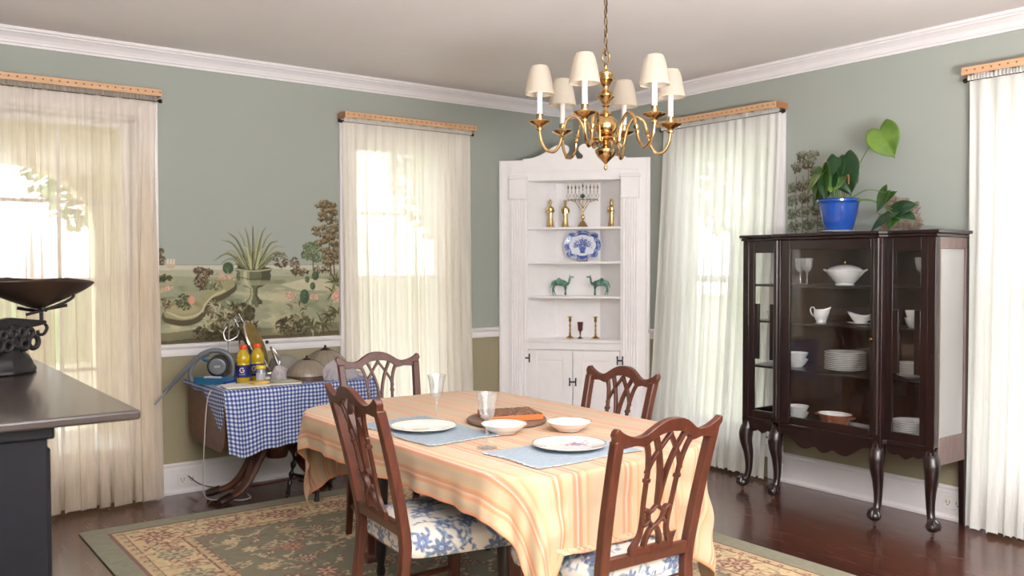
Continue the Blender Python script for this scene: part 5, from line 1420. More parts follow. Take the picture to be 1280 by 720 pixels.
def chair_at(o_, ex, ey, rz, label, s):
    """(ex,ey): midpoint between the ears of the crest rail"""
    b_ = -yb(.936) + .0
    loc = (ex - b_ * math.sin(rz) * s, ey + b_ * math.cos(rz) * s, RZ)
    if o_ is None: return dup(c1, loc, rz, label, scale=s)
    o_.location = loc; o_.rotation_euler = (0, 0, rz); o_.scale = (s,) * 3
chair_at(c1, -2.868, -3.748, -.05, None, .99)
chair_at(None, -3.495, -2.80, -1.66, 'carved mahogany dining chair on the table\'s left side, nearest the black desk', 1.04)
chair_at(None, -2.646, -1.435, PI - .17, 'carved mahogany dining chair at the table\'s far end in front of the ivory curtain', 1.0)
chair_at(None, -2.015, -2.663, 1.59, 'carved mahogany dining chair on the table\'s far side in front of the corner cabinet', .99)

# ------------------------------------------------------------------ on the table
TT = .7500
M_mat = painted('faded_blue_weave', .95, bump=.4, bscale=700)
def placemat(cx, cy, w_, d_, rz, label):
    r = np.random.RandomState(int(abs(cx) * 100)); nu, nv = 120, 90
    U, V = np.meshgrid(np.linspace(-1, 1, nu), np.linspace(-1, 1, nv))
    X = U * w_ / 2; Y = V * d_ / 2
    X = X + .006 * np.sin(Y * 22 + 1) + .004 * np.sin(Y * 170) * (np.abs(U) > .97); Y = Y + .006 * np.sin(X * 17) + .0035 * np.sin(X * 190) * (np.abs(V) > .97)
    c, s = math.cos(rz), math.sin(rz)
    P = np.stack([cx + X * c - Y * s, cy + X * s + Y * c, TT + .0028 + 0 * X], -1)
    n = fbm(U * 30, V * 30, 4, 3)
    col = np.array([156, 170, 182]) / 255. * (.92 + .16 * n)[..., None]
    e = (np.maximum(np.abs(U), np.abs(V)) > .965)
    col = np.where(e[..., None], np.array([176, 186, 192]) / 255. * (.85 + .3 * vnoise(U * 60, V * 60, 2))[..., None], col)
    o = surf('frayed_placemat', P, M_mat, col=col, thick=.0022)
    return tag(o, label, 'placemat', 'pale blue frayed placemats')
placemat(-3.035, -2.555, .34, .58, 0.0, 'pale blue frayed placemat under the plate by the left-hand chair')
placemat(-2.855, -3.225, .50, .32, .02, 'pale blue frayed placemat under the plate nearest the camera')
PZ = TT + .0042
M_plate2 = painted('hand_painted_china', .1, coat=.5)
def paint_plate(R, seed, flower, tint=(228, 226, 220)):
    c = Canvas(-R, R, -R, R, R / 70, tint); r = random.Random(seed)
    ringm = np.hypot(c.X, c.Z) / R
    c.put((slice(None), slice(None)), ((ringm > .965)).astype(float) * .8, (176, 150, 110))
    c.put((slice(None), slice(None)), ((ringm > .64) & (ringm < .66)).astype(float) * .25, (170, 170, 165))
    if flower is not None:
        fx, fy, cols = flower
        for k in range(46): c.ell(fx * R + r.gauss(0, .16) * R, fy * R + r.gauss(0, .09) * R, r.uniform(.02, .06) * R, r.uniform(.015, .04) * R, r.choice(cols), r.uniform(0, PI), .85)
        for k in range(9): a = r.uniform(0, 6.28); c.stroke([(fx * R, fy * R), (fx * R + .2 * R * math.cos(a), fy * R + .12 * R * math.sin(a)), (fx * R + .36 * R * math.cos(a + .4), fy * R + .2 * R * math.sin(a + .4))], .012 * R * 1.4, (150, 160, 130), .6)
    return c
def dish(name, prof, R, cv, loc, label, cat, group, rz=0., scal=0.):
    n = 72; P = []
    pr_ = []
    for (p, q) in zip(prof, prof[1:]):
        k = max(2, int(math.hypot(q[0] - p[0], q[1] - p[1]) / .0035))
        for i in range(k): t = i / k; pr_.append((p[0] + (q[0] - p[0]) * t, p[1] + (q[1] - p[1]) * t))
    pr_.append(prof[-1]); a = np.linspace(0, 2 * PI, n, endpoint=False)
    Pn = np.zeros((len(pr_), n, 3))
    for j, (r, z) in enumerate(pr_):
        rr = r * (1 + scal * np.cos(8 * a) * (r / R) ** 4)
        Pn[j, :, 0] = rr * np.cos(a); Pn[j, :, 1] = rr * np.sin(a); Pn[j, :, 2] = z
    col = cv.sample(Pn[..., 0], Pn[..., 1])
    top = max(range(len(pr_)), key=lambda j: pr_[j][1])
    col[:top] = np.array((226, 224, 222)) / 255.
    o = surf(name, Pn, M_plate2, col=col, closed=True); o.location = loc; o.rotation_euler = (0, 0, rz)
    return tag(o, label, cat, group)
R = .137
pprof = [(0, 0), (.075, 0), (.078, .002), (.088, .006), (R, .017), (R, .0195), (.090, .0095), (.080, .0045), (0, .0035)]
PK = [(176, 110, 150), (150, 90, 140), (206, 160, 186)]
dish('dinner_plate', pprof, R, paint_plate(R, 3, (-.2, -.1, [(206, 196, 170), (190, 184, 150)])), (-3.045, -2.555, PZ), 'cream dinner plate with gold rim on the left-hand placemat', 'plate', 'dinner plates on placemats', scal=.006)
dish('dinner_plate', pprof, R * 1.0, paint_plate(R, 5, (.25, .30, PK)), (-2.808, -3.195, PZ), 'white dinner plate with pink flowers on the placemat nearest the camera', 'plate', 'dinner plates on placemats', rz=-.6, scal=.006)
RB = .094
bprof = [(0, 0), (.050, 0), (.052, .003), (.075, .018), (RB, .037), (RB, .039), (.074, .021), (.052, .006), (0, .0045)]
dish('soup_bowl', bprof, RB, paint_plate(RB, 8, (-.1, .2, PK)), (-2.818, -2.805, TT + .0025), 'shallow white bowl with pink flowers beside the wooden board', 'bowl', 'shallow bowls on the striped cloth', scal=.008)
dish('soup_bowl', bprof, RB * 1., paint_plate(RB, 9, (.1, .1, [(216, 206, 176), (190, 184, 150)])), (-2.575, -2.925, TT + .0025), 'shallow white bowl above the pink-flowered dinner plate', 'bowl', 'shallow bowls on the striped cloth', scal=.008)
# etched stem glasses
M_etch = thin_glass('etched_glass', (.97, .98, .98), haze=.06, refl=.3)
def stemglass(loc, label):
    r = root('wine_goblet', loc, label, 'goblet', group='etched stem glasses on the dining table')
    MB().lathe([(0, 0), (.036, 0), (.0365, .002), (.018, .005), (.006, .009), (0, .010)], 32).build('foot', M_etch, r, smooth=True, ang=50)
    MB().lathe([(0, .010), (.005, .011), (.004, .020), (.005, .05), (.0042, .075), (.007, .082), (.0045, .088), (.0055, .100), (0, .103)], 16).build('stem', M_etch, r, smooth=True)
    MB().shell([(0, .104), (.012, .105), (.022, .112), (.027, .125), (.030, .150), (.034, .180), (.0405, .204), (.0398, .204), (.033, .180), (.029, .150), (.026, .126), (.021, .114), (.011, .108), (0, .107)], 40, flute=10, famp=.018).build('bowl', M_etch, r, smooth=True, ang=60)
    return r
g0 = stemglass((-2.905, -2.435, TT + .0025), 'etched stem glass standing behind the left-hand dinner plate')
dup(g0, (-3.045, -3.005, TT + .0025), .4, 'etched stem glass standing between the two placemats')
# round board with carved wooden box on it
M_board = plain('grey_brown_wood', (120, 96, 82), .6, var=.2, scale=8, stretch=(12, 1, 1))
tg = MB().lathe([(0, 0), (.170, 0), (.173, .003), (.173, .012), (.170, .015), (0, .015)], 56).build('round_wooden_board', M_board, smooth=True, ang=40)
tg.location = (-2.655, -2.605, TT + .0025); tag(tg, 'round brown wooden board in the middle of the table', 'board')
M_box = wood('orange_box_wood', (186, 96, 42), (206, 118, 56), .4, 8, (1, 1, 6), .3)
cb = root('carved_box', (-2.645, -2.615, TT + .0182), 'flat carved wooden box with orange sides on the round board', 'box', -.32, scale=1.14)
MB().box(-.105, .105, -.082, .082, 0, .022).build('box_body', M_box, cb, bevel=.003)
cvb = Canvas(-.105, .105, -.082, .082, .0016, (116, 74, 48)); rr_ = random.Random(2)
cvb.dabs(0, 0, .14, .11, 700, [(92, 56, 38), (146, 98, 66), (164, 118, 84), (78, 46, 32)], .0065, .9, rr_)
hm = fbm(cvb.X * 90, cvb.Z * 90, 8, 3)
surf('carved_lid', np.stack([cvb.X, cvb.Z, .0225 + .005 * hm * np.clip(np.minimum(.105 - np.abs(cvb.X), .082 - np.abs(cvb.Z)) / .004, 0, 1)], -1), painted('carved_wood', .45, coat=.2), cb, col=cvb.rgb)
# ------------------------------------------------------------------ drop-leaf pedestal table by the mural wall
ST = .722
sx0, sx1, sy0, sy1 = -3.235, -2.30, -.755, -.055
sd = root('side_table', (-2.80, -.40, 0), 'brown drop-leaf pedestal table with splayed legs under the blue checked cloth', 'table')
def L(x, y, z): return (x + 2.80, y + .40, z)
def lbox(mb, a, b, c_, d, e, f): return mb.box(a + 2.80, b + 2.80, c_ + .40, d + .40, e, f)
lbox(MB(), sx0 + .012, sx1 - .012, sy0 + .012, sy1 - .012, ST - .024, ST - .004).build('tabletop', M_brown, sd, bevel=.004)
# hanging leaf with rounded lower corners
lp = []
def rc(cx, cz, r, a0, a1): return [(cx + r * math.cos(a0 + (a1 - a0) * k / 8), cz + r * math.sin(a0 + (a1 - a0) * k / 8)) for k in range(9)]
lp = [(-.07, ST - .03), (-.735, ST - .03)] + rc(-.735 + .11, .355 + .11, .11, PI, 1.5 * PI) + rc(-.07 - .11, .355 + .11, .11, 1.5 * PI, 2 * PI)
MB().prism([(y + .40, z) for y, z in lp], sx0 + 2.80 - .004, sx0 + 2.80 + .012, axis='x').build('drop_leaf', M_brown, sd, bevel=.004)
MB().prism([(y + .40, z) for y, z in lp], sx1 + 2.80 - .012, sx1 + 2.80 + .004, axis='x').build('drop_leaf', M_brown, sd, bevel=.004)
f = MB(); lbox(f, -3.10, -2.48, -.62, -.60, .62, ST - .0245); lbox(f, -3.10, -2.48, -.20, -.18, .62, ST - .0245); lbox(f, -3.10, -3.08, -.60, -.20, .62, ST - .0245); lbox(f, -2.50, -2.48, -.60, -.20, .62, ST - .0245); f.build('apron', M_brown, sd, bevel=.002)
MB().lathe([(0, .235), (.062, .235), (.072, .26), (.075, .34), (.070, .37), (.045, .385), (.045, .47), (.055, .54), (.06, .60), (.05, .66), (.09, .69), (.09, .6975), (0, .6975)], 24).build('pedestal', M_brown, sd, smooth=True, ang=50)
def saber(dx, dy):
    """splayed leg from the pedestal out to (dx,dy)"""
    Ln = math.hypot(dx, dy); ux, uy = dx / Ln, dy / Ln
    prof = catmull([(0.0, .315), (.08, .32), (.14, .295), (.19, .24), (.24, .17), (.30, .105), (.38, .06), (.50, .036)], 6)
    k = Ln / .50; pts = [(p[0] * k * ux, p[0] * k * uy, p[1]) for p in prof]
    n = len(pts); rr = [np.interp(i / (n - 1), [0, .2, .5, .85, 1], [.068, .060, .046, .032, .030]) for i in range(n)]
    lg = MB().tube(pts, rr, 10, flat=.62).build('leg', M_brown, sd, smooth=True)
    t = MB(); t.tube([(Ln * .86 * ux, Ln * .86 * uy, .052), (Ln * ux, Ln * uy, .036), (Ln * 1.07 * ux, Ln * 1.07 * uy, .030)], [.031, .034, .026], 12, flat=.8); t.build('toe_cap', plain('dark_toe_cap', (44, 26, 20), .35, .3), lg, smooth=True)
saber(-.36, .15); saber(-.37, -.07 - .02); saber(.40, .14)

# ---- blue and white checked cloth
m, nt, b = nmat('blue_gingham'); setup(b, None, .85)
at = nt.nodes.new('ShaderNodeAttribute'); at.attribute_name = 'cloth'; sp = nt.nodes.new('ShaderNodeSeparateXYZ'); nt.links.new(at.outputs['Vector'], sp.inputs[0])
def stripe(out):
    a = nt.nodes.new('ShaderNodeMath'); a.operation = 'MULTIPLY'; a.inputs[1].default_value = 1 / .0225; nt.links.new(out, a.inputs[0])
    f_ = nt.nodes.new('ShaderNodeMath'); f_.operation = 'FRACT'; nt.links.new(a.outputs[0], f_.inputs[0])
    g = nt.nodes.new('ShaderNodeMath'); g.operation = 'GREATER_THAN'; g.inputs[1].default_value = .5; nt.links.new(f_.outputs[0], g.inputs[0]); return g
g1_, g2_ = stripe(sp.outputs['X']), stripe(sp.outputs['Y'])
ad = nt.nodes.new('ShaderNodeMath'); ad.operation = 'ADD'; nt.links.new(g1_.outputs[0], ad.inputs[0]); nt.links.new(g2_.outputs[0], ad.inputs[1])
hf = nt.nodes.new('ShaderNodeMath'); hf.operation = 'MULTIPLY'; hf.inputs[1].default_value = .5; nt.links.new(ad.outputs[0], hf.inputs[0])
rp = ramp_node(nt, [(0, rgb(214, 216, 226)), (.5, rgb(112, 130, 178)), (1, rgb(42, 60, 120))], hf.outputs[0]); nt.links.new(rp.outputs['Color'], b.inputs['Base Color'])
M_ging = m
def gingham():
    W_, Dp = sx1 - sx0, sy1 - sy0
    us = np.linspace(-.02, W_ + .14, 150); vs = np.linspace(-.34, Dp + .0, 130)     # U along the wall, V from the front hem to the wall
    U, V = np.meshgrid(us, vs)
    # front drop: short at the left end of the top, long over the front
    X = sx0 + U; over = np.maximum(0, -V)
    hx = np.clip(-U, 0, 1) ; hr = np.maximum(0, U - W_)
    Y = sy0 + np.maximum(V, 0); Z = np.full_like(X, ST + .0016)
    fold = .010 * np.sin(U * 24 + 1) + .007 * np.sin(U * 51) + .008 * np.sin(U * 9)
    k = np.clip(over / .1, 0, 1)
    Y = np.where(over > 0, sy0 - .010 * (1 - np.exp(-over / .01)) - .03 * over - fold * k - .006, Y)
    droop = over * (1 + .10 * np.exp(-((U - .08) / .08) ** 2) + .03 * np.sin(U * 6 + 1)); Z = Z - droop
    X = X - np.where(over > 0, .06 * over * (1 - np.clip(U / .3, 0, 1)) * -1.2, 0)
    X = X + np.where(over > 0, .035 * over * 0, 0)
    # right end falls straight down, left end only laps over the edge of the leaf
    Z = Z - np.where(U > W_, hr, 0); X = np.where(U > W_, sx1 + .008 + .02 * hr, X)
    lap = np.where(U < 0, -U, 0)
    # the cloth slants: the back-left corner folds down over the leaf edge
    Z = Z + .0018 * np.sin(U * 37 + V * 11) * (over <= 0) * (U < W_)
    P = np.stack([X, Y, Z], -1)
    uv = np.stack([U, V + 0 * U, 0 * U], -1)
    o = surf('gingham_cloth', P, M_ging, attr=uv, thick=.0012)
    # the lap hanging over the left edge, deeper towards the front corner
    vs2 = np.linspace(0, Dp, 60); ds = np.linspace(0, 1, 24); V2, D2 = np.meshgrid(vs2, ds)
    depth = .04 + .012 * np.sin(V2 * 16) + .31 * np.clip(1 - V2 / .42, 0, 1) ** 1.7
    X2 = sx0 - .014 - .010 * np.sin(D2 * 3) - .006 * np.sin(V2 * 30) * D2 + .10 * D2 * np.clip(1 - V2 / .16, 0, 1) ** 2
    P2 = np.stack([X2, sy0 + V2 - .02 * D2 * np.clip(1 - V2 / .16, 0, 1), ST + .0016 - depth * D2], -1)
    X2[0] = sx0
    P2[0, :, 0] = sx0; P2[0, :, 2] = ST + .0016
    surf('hanging_edge', P2, M_ging, o, attr=np.stack([-D2 * depth, V2, 0 * V2], -1), thick=.0012)
    return tag(o, 'blue and white checked cloth over the side table', 'tablecloth')
gingham()
TP = ST + .0045

# ---- black turned stool beside the table
bs = root('black_stool', (-2.56, -.565, 0), 'black wooden stool with turned splayed legs beside the side table', 'stool', .2)
MB().prism(rrect(.17, .15, .05, 6), .375, .402, axis='z').build('seat', M_ebony, bs, bevel=.006)
for sx_ in (-1, 1):
    for sy_ in (-1, 1):
        a = Vector((sx_ * .11, sy_ * .10, .375)); e = Vector((sx_ * .165, sy_ * .15, .0))
        ts = np.linspace(0, 1, 40); rr = [.013 + .005 * math.sin(t * 40) * (abs(t - .5) < .34) + (.004 if .45 < t < .5 else 0) for t in ts]
        rr[-1] = .012; rr[-2] = .016; rr[-3] = .017
        MB().tube([a.lerp(e, t) for t in ts], rr, 10).build('leg', M_ebony, bs, smooth=True)
for s in (-1, 1):
    MB().tube([(s * .148, -.132, .13), (s * .150, 0, .13), (s * .148, .132, .13)], [.008, .012, .008], 8).build('stretcher', M_ebony, bs, smooth=True)
MB().tube([(-.149, 0, .13), (0, 0, .13), (.149, 0, .13)], [.008, .012, .008], 8).build('stretcher', M_ebony, bs, smooth=True)

# ---- hand vacuum with its hose wand
M_vgrey = plain('grey_plastic', (96, 100, 106), .35, var=.03, coat=.2); M_vdark = plain('smoke_plastic', (38, 42, 48), .25, var=.03, coat=.3); M_vteal = plain('teal_plastic', (14, 84, 120), .3, var=.03, coat=.3)
va = root('hand_vacuum', (-3.195, -.40, TP), 'grey and teal hand vacuum with a bent grey wand at the left of the table', 'vacuum', -.45)
MB().prism([(p[0], p[1]) for p in catmull([(-.085, .0), (.11, .0), (.125, .02), (.11, .040), (-.07, .044), (-.095, .03)], 4, True)], -.045, .045).build('teal_base', M_vteal, va, bevel=.006)
MB().prism([(-.045, .038), (.06, .034), (.055, .046), (-.04, .050)], -.0475, -.0455).build('silver_trim', plain('silver_plastic', (170, 174, 178), .3, .3), va, bevel=.002)
Rx = Matrix.Translation((.035, 0, .105)) @ Matrix.Rotation(PI / 2, 4, 'X')
MB().lathe([(0, -.050), (.050, -.050), (.062, -.040), (.065, 0), (.062, .040), (.050, .050), (.046, .053), (0, .053)], 32, M=Rx).build('dust_drum', M_vdark, va, smooth=True, ang=45)
MB().lathe([(0, .0535), (.034, .0535), (.040, .050), (.046, .052), (.048, .056), (.036, .060), (.028, .058), (0, .061)], 28, M=Rx).build('filter_ring', M_vgrey, va, smooth=True, ang=45)
MB().box(.018, .052, -.064, -.0615, .098, .112).build('badge_plate', plain('pale_badge', (150, 152, 156), .4), va, bevel=.002)
MB().tube(catmull([(-.115, 0, .012), (-.125, 0, .07), (-.10, 0, .13), (-.055, 0, .175), (.01, 0, .195), (.075, 0, .180), (.115, 0, .13), (.118, 0, .06), (.09, 0, .03)], 7), .0165, 12).build('curved_handle', M_vgrey, va, smooth=True)
MB().tube(catmull([(-.02, 0, .182), (-.08, 0, .155), (-.14, 0, .095), (-.21, 0, .020), (-.275, 0, -.05)], 7), [.018] * 14 + [.017] * 8 + [.013] * 7, 12).build('wand', M_vgrey, va, smooth=True)
MB().prism([(-.265, -.055), (-.245, -.020), (-.315, -.090), (-.330, -.115), (-.32, -.12)], -.018, .018).build('crevice_nozzle', plain('light_grey_plastic', (128, 130, 134), .4), va, bevel=.003)
MB().tube([(-.055, 0, .162), (-.05, -.012, .145), (-.02, -.014, .135)], .010, 10).build('blue_button', M_vteal, va, smooth=True)

# ---- two bottles of yellow drink
M_drink = plain('yellow_drink', (186, 158, 16), .12, var=.05, coat=.6); M_capo = plain('orange_cap', (226, 76, 32), .4, var=.03); M_lab = plain('navy_label', (30, 34, 104), .4, var=.05); M_labw = plain('white_print', (226, 226, 226), .5, var=0); M_orange = plain('orange_print', (230, 120, 30), .5, var=0)
bt = root('drink_bottle', (-3.045, -.50, TP), 'yellow sports drink bottle with orange cap and navy label, left of the pair', 'bottle', -.5, 'yellow sports drink bottles', 1.26)
MB().lathe([(0, 0), (.026, 0), (.031, .006), (.032, .012), (.030, .018), (.032, .024), (.0325, .030), (.0325, .085), (.030, .090), (.029, .096), (.031, .103), (.033, .112), (.030, .128), (.022, .146), (.014, .158), (.013, .170), (0, .170)], 28).build('body', M_drink, bt, smooth=True, ang=50)
MB().lathe([(.0318, .028), (.0332, .029), (.0332, .086), (.0318, .087)], 28).build('label', M_lab, bt, smooth=True, ang=30)
MB().lathe([(0, .161), (.0165, .161), (.0175, .164), (.0175, .178), (.0155, .182), (0, .182)], 24, flute=24, famp=.02).build('cap', M_capo, bt, smooth=True, ang=40)
# a round white letter G with an orange bolt, and a line of small print below it
def on_cyl(pts, R_, w_, th0=-PI / 2):
    mb = MB(); q = [(R_ * math.cos(th0 + x / R_), R_ * math.sin(th0 + x / R_), z) for x, z in pts]; mb.tube(q, w_, 6); return mb
gp = [(.010 * math.cos(a), .064 + .011 * math.sin(a)) for a in np.linspace(.7, 2 * PI - .15, 16)] + [(.0095, .064), (.002, .064)]
on_cyl(gp, .0336, .0019).build('letter_g', M_labw, bt, smooth=True)
on_cyl([(.003, .072), (-.001, .064), (.003, .064), (-.001, .055)], .0340, .0013).build('orange_bolt', M_orange, bt)
for i, xx in enumerate((-.011, -.0055, 0, .0055, .011)): on_cyl([(xx - .0018, .044), (xx + .0018, .044)], .0336, .0011).build('small_print', M_labw, bt)
dup(bt, (-2.945, -.47, TP), -.9, 'yellow sports drink bottle with orange cap, right of the pair behind the jar')
# spice jar with a yellow lid
jr = root('lidded_jar', (-2.965, -.575, TP), 'small clear jar with yellow lid in front of the right bottle', 'jar', scale=1.1)
MB().lathe([(0, 0), (.022, 0), (.024, .004), (.024, .075), (.021, .08), (0, .08)], 24).build('body', plain('lavender_jar', (132, 136, 170), .15, var=.2, scale=50, coat=.5), jr, smooth=True, ang=40)
MB().lathe([(.0245, .018), (.0252, .019), (.0252, .058), (.0245, .059)], 24).build('label', plain('pale_label', (178, 180, 190), .5, var=.2, scale=80), jr, smooth=True, ang=30)
MB().lathe([(0, .080), (.027, .080), (.0275, .083), (.0275, .094), (.025, .097), (0, .097)], 24).build('lid', plain('yellow_lid', (222, 196, 40), .4, var=.03), jr, smooth=True, ang=40)
# ---- chrome rack holding a round mirror edge-on
M_chrome = plain('chrome', (200, 200, 202), .12, 1., var=.03)
rk = root('chrome_stand', (-2.875, -.27, TP), 'chrome wire stand with a tilted oval mirror rising behind the bottles', 'stand', -.3, scale=1.18)
for (a, b2) in (((-.15, 0, .005), (-.135, 0, .31)), ((-.06, .02, .005), (-.105, .0, .33)), ((.07, .0, .03), (-.09, .0, .34))): MB().tube([a, b2], .0045, 8).build('upright', M_chrome, rk, smooth=True)
MB().tube(catmull([(-.15, 0, .30), (-.145, -.03, .295), (-.09, -.03, .30), (-.085, .01, .31), (-.12, .02, .315)], 6), .0035, 6).build('top_clip', M_chrome, rk, smooth=True)
MB().tube(catmull([(-.15, 0, .27), (-.165, -.01, .24), (-.15, -.02, .20), (-.10, -.02, .22), (-.085, 0, .26)], 6), .003, 6).build('wire_loop', M_chrome, rk, smooth=True)
MB().tube(catmull([(.02, 0, .05), (.05, -.02, .02), (.10, -.02, .03), (.12, 0, .07), (.105, 0, .12), (.075, 0, .16)], 6), .0045, 8).build('curled_foot', M_chrome, rk, smooth=True)
MB().tube([(.075, 0, .16), (.10, .0, .09), (.115, -.01, .05)], .008, 10).build('hinge_arm', M_chrome, rk, smooth=True)
MB().tube([(.02, .0, .02), (-.11, -.0, .31)], .006, 8).build('side_bar', M_chrome, rk, smooth=True)
Tm = Matrix.Translation((.0, .01, .175)) @ Matrix.Rotation(-.42, 4, 'Y') @ Matrix.Rotation(1.12, 4, 'Z') @ Matrix.Rotation(PI / 2, 4, 'X')
MB().lathe([(0, -.006), (.125, -.006), (.132, 0), (.125, .006), (0, .006)], 40, sx=.62, M=Tm).build('oval_mirror', plain('amber_glass', (150, 124, 70), .15, .5, var=.2, scale=25), rk, smooth=True, ang=40)
MB().tube([Tm @ Vector((.62 * .134 * math.cos(a), .134 * math.sin(a), 0)) for a in np.linspace(0, 2 * PI, 40, endpoint=False)], .0055, 8, closed=True).build('mirror_rim', M_chrome, rk, smooth=True)
MB().sphere((.055, .0, .285 - .10), .010, n=12, m=8).build('pivot_knob', M_black, rk, smooth=True)
# ---- leaded glass lampshades lying on the table
M_lead = plain('stained_shade_glass', (140, 128, 114), .3, var=.12, scale=9, coat=.2); M_band = plain('brown_shade_band', (84, 62, 50), .35, var=.15); M_bronze = plain('shade_cap_bronze', (66, 44, 36), .35, .6)
def shade(loc, rot, label, s=1.):
    r = root('glass_lampshade', loc, label, 'lampshade', 0, 'domed glass lampshades on the side table', s); r.rotation_euler = rot
    MB().shell([(.1262, .032), (.122, .052), (.108, .078), (.082, .104), (.050, .122), (.026, .130), (.025, .127), (.05, .118), (.08, .100), (.105, .075), (.119, .05), (.1232, .032)], 32).build('dome', M_lead, r, smooth=True, ang=60)
    MB().shell([(.124, 0), (.128, .001), (.1265, .032), (.1232, .032), (.124, 0)], 32).build('lower_band', M_band, r, smooth=True, ang=50)
    MB().lathe([(0, .124), (.028, .127), (.030, .131), (.020, .137), (.008, .142), (.006, .150), (.008, .154), (0, .158)], 16, flute=5, famp=.12).build('cap', M_bronze, r, smooth=True)
    for k in range(16):
        a = 2 * PI * k / 16; MB().tube([(q * math.cos(a), q * math.sin(a), z) for q, z in ((.1275, .003), (.1268, .032), (.1225, .053), (.1085, .079), (.0825, .105), (.05, .1235), (.028, .130))], .0005, 4).build('lead_line', M_bronze, r)
    return r
shd = shade((-2.675, -.58, TP), (.0, .0, .2), 'taupe domed glass lampshade in front, beside the white plastic bag', .95)
dup(shd, (-2.43, -.32, TP), .9, 'taupe domed glass lampshade behind, under the chair\'s corner', scale=1.15)
# ---- cap
cp = root('baseball_cap', (-2.665, -.20, TP), 'grey cloth cap lying between the lampshades and the mirror stand', 'cap', .6)
M_cap = plain('grey_cloth', (142, 138, 132), .95, var=.08, bump=.3, bscale=200)
MB().lathe([(.095, 0), (.098, .02), (.094, .06), (.078, .095), (.045, .118), (0, .124)], 24, sx=1.05).build('crown', M_cap, cp, smooth=True)
MB().prism([(p[0], p[1]) for p in catmull([(-.09, -.03), (-.085, -.10), (-.05, -.165), (0, -.18), (.05, -.165), (.085, -.10), (.09, -.03), (0, -.07)], 4, True)], .006, .010, axis='z').build('brim', M_cap, cp, bevel=.002)
MB().sphere((0, 0, .125), .007, n=10, m=6).build('top_button', M_cap, cp, smooth=True)
for i in range(6): MB().box(-.05 + i * .016, -.039 + i * .016, -.106, -.100, .040, .052).build('lettering', plain('dark_stitching', (84, 82, 80), .9, var=0), cp)
# ---- crumpled white bag
M_bag = sheer('thin_plastic_bag', rgb(226, 220, 224), .18, weave=False)
nu, nv = 70, 44; A_, B_ = np.meshgrid(np.linspace(0, 2 * PI, nu, endpoint=False), np.linspace(0, 1, nv))
def bag(loc, sx_, sy_, sz_, seed, label, mt):
    r_ = 1 + .30 * (fbm(3 + 3 * np.cos(A_) * 1.3 + B_ * 2, 3 + 3 * np.sin(A_) * 1.3 + B_ * 3, seed, 5) - .5) * 2
    rad = np.sin(np.clip(B_ * 1.0, 0, 1) * PI * .5 + PI * .5) ** .55 * r_
    P = np.stack([sx_ * rad * np.cos(A_), sy_ * rad * np.sin(A_), sz_ * (np.sin(B_ * PI / 2)) * (.75 + .5 * fbm(A_ * 0 + 4 + 2 * np.cos(A_), 4 + 2 * np.sin(A_) + B_ * 3, seed + 3, 4))], -1)
    P[-1, :, 0:2] = 0; P[-1, :, 2] = P[-1, :, 2].mean()
    o = surf('plastic_bag', P, mt, closed=True); o.location = loc; return tag(o, label, 'bag')
bag((-2.50, -.675, TP), .115, .062, .10, 7, 'crumpled thin white plastic bag at the front of the side table', M_bag)
M_bag2 = plain('patterned_wrap', (176, 166, 168), .6, var=.2, scale=30)
o = bag((-2.80, -.47, TP), .055, .045, .075, 17, 'small crumpled pale wrapper beside the front lampshade', M_bag2); o.name = 'crumpled_wrapper'; o['category'] = 'wrapper'
# ---- papers and books
def slab(name, x, y, w_, d_, z0, h, rz, mat, label, cat, pages=None):
    r = root(name, (x, y, z0), label, cat, rz)
    if pages:
        MB().box(-w_ / 2, w_ / 2, -d_ / 2, d_ / 2, 0, .0022).build('back_cover', mat, r, bevel=.0008)
        MB().box(-w_ / 2 + .003, w_ / 2 - .004, -d_ / 2 + .003, d_ / 2 - .003, .0024, h - .0024).build('pages', M_paper, r)
        MB().box(-w_ / 2, w_ / 2, -d_ / 2, d_ / 2, h - .0022, h).build('front_cover', pages, r, bevel=.0008)
    else:
        r2 = MB().box(-w_ / 2, w_ / 2, -d_ / 2, d_ / 2, 0, h).build('sheet', mat, r)
    return r
M_paper = plain('paper', (222, 218, 206), .8, var=.03)
slab('green_folder', -3.09, -.655, .25, .17, TP, .010, -.12, plain('green_card', (52, 92, 62), .6), 'green folder with white papers at the front left of the table', 'folder', pages=M_paper)
slab('gift_box', -3.01, -.655, .10, .07, TP + .0105, .014, .2, plain('yellow_red_card', (206, 168, 80), .5, var=.25, scale=20), 'small yellow and red packet lying on the green folder', 'packet')
slab('notebook', -2.86, -.66, .20, .15, TP, .013, -.25, plain('taupe_cover', (150, 136, 120), .6), 'taupe notebook lying at the front of the side table', 'notebook', pages=plain('taupe_cover_top', (158, 144, 128), .6))
slab('greeting_card', -2.855, -.65, .13, .10, TP + .0132, .004, -.1, plain('pale_green_card', (176, 184, 164), .6), 'pale green card on top of the taupe notebook', 'card')
slab('paperback_book', -2.83, -.38, .16, .12, TP, .022, .3, plain('dark_red_cover', (96, 40, 46), .5), 'dark red book lying below the mirror stand', 'book', pages=plain('grey_cover', (150, 146, 142), .5))
slab('cardboard_sheet', -2.375, -.46, .22, .16, TP, .010, .1, plain('dark_green_card', (52, 66, 50), .6), 'tan cardboard on a dark green folder at the table\'s right end', 'cardboard', pages=plain('tan_card', (172, 150, 118), .8))
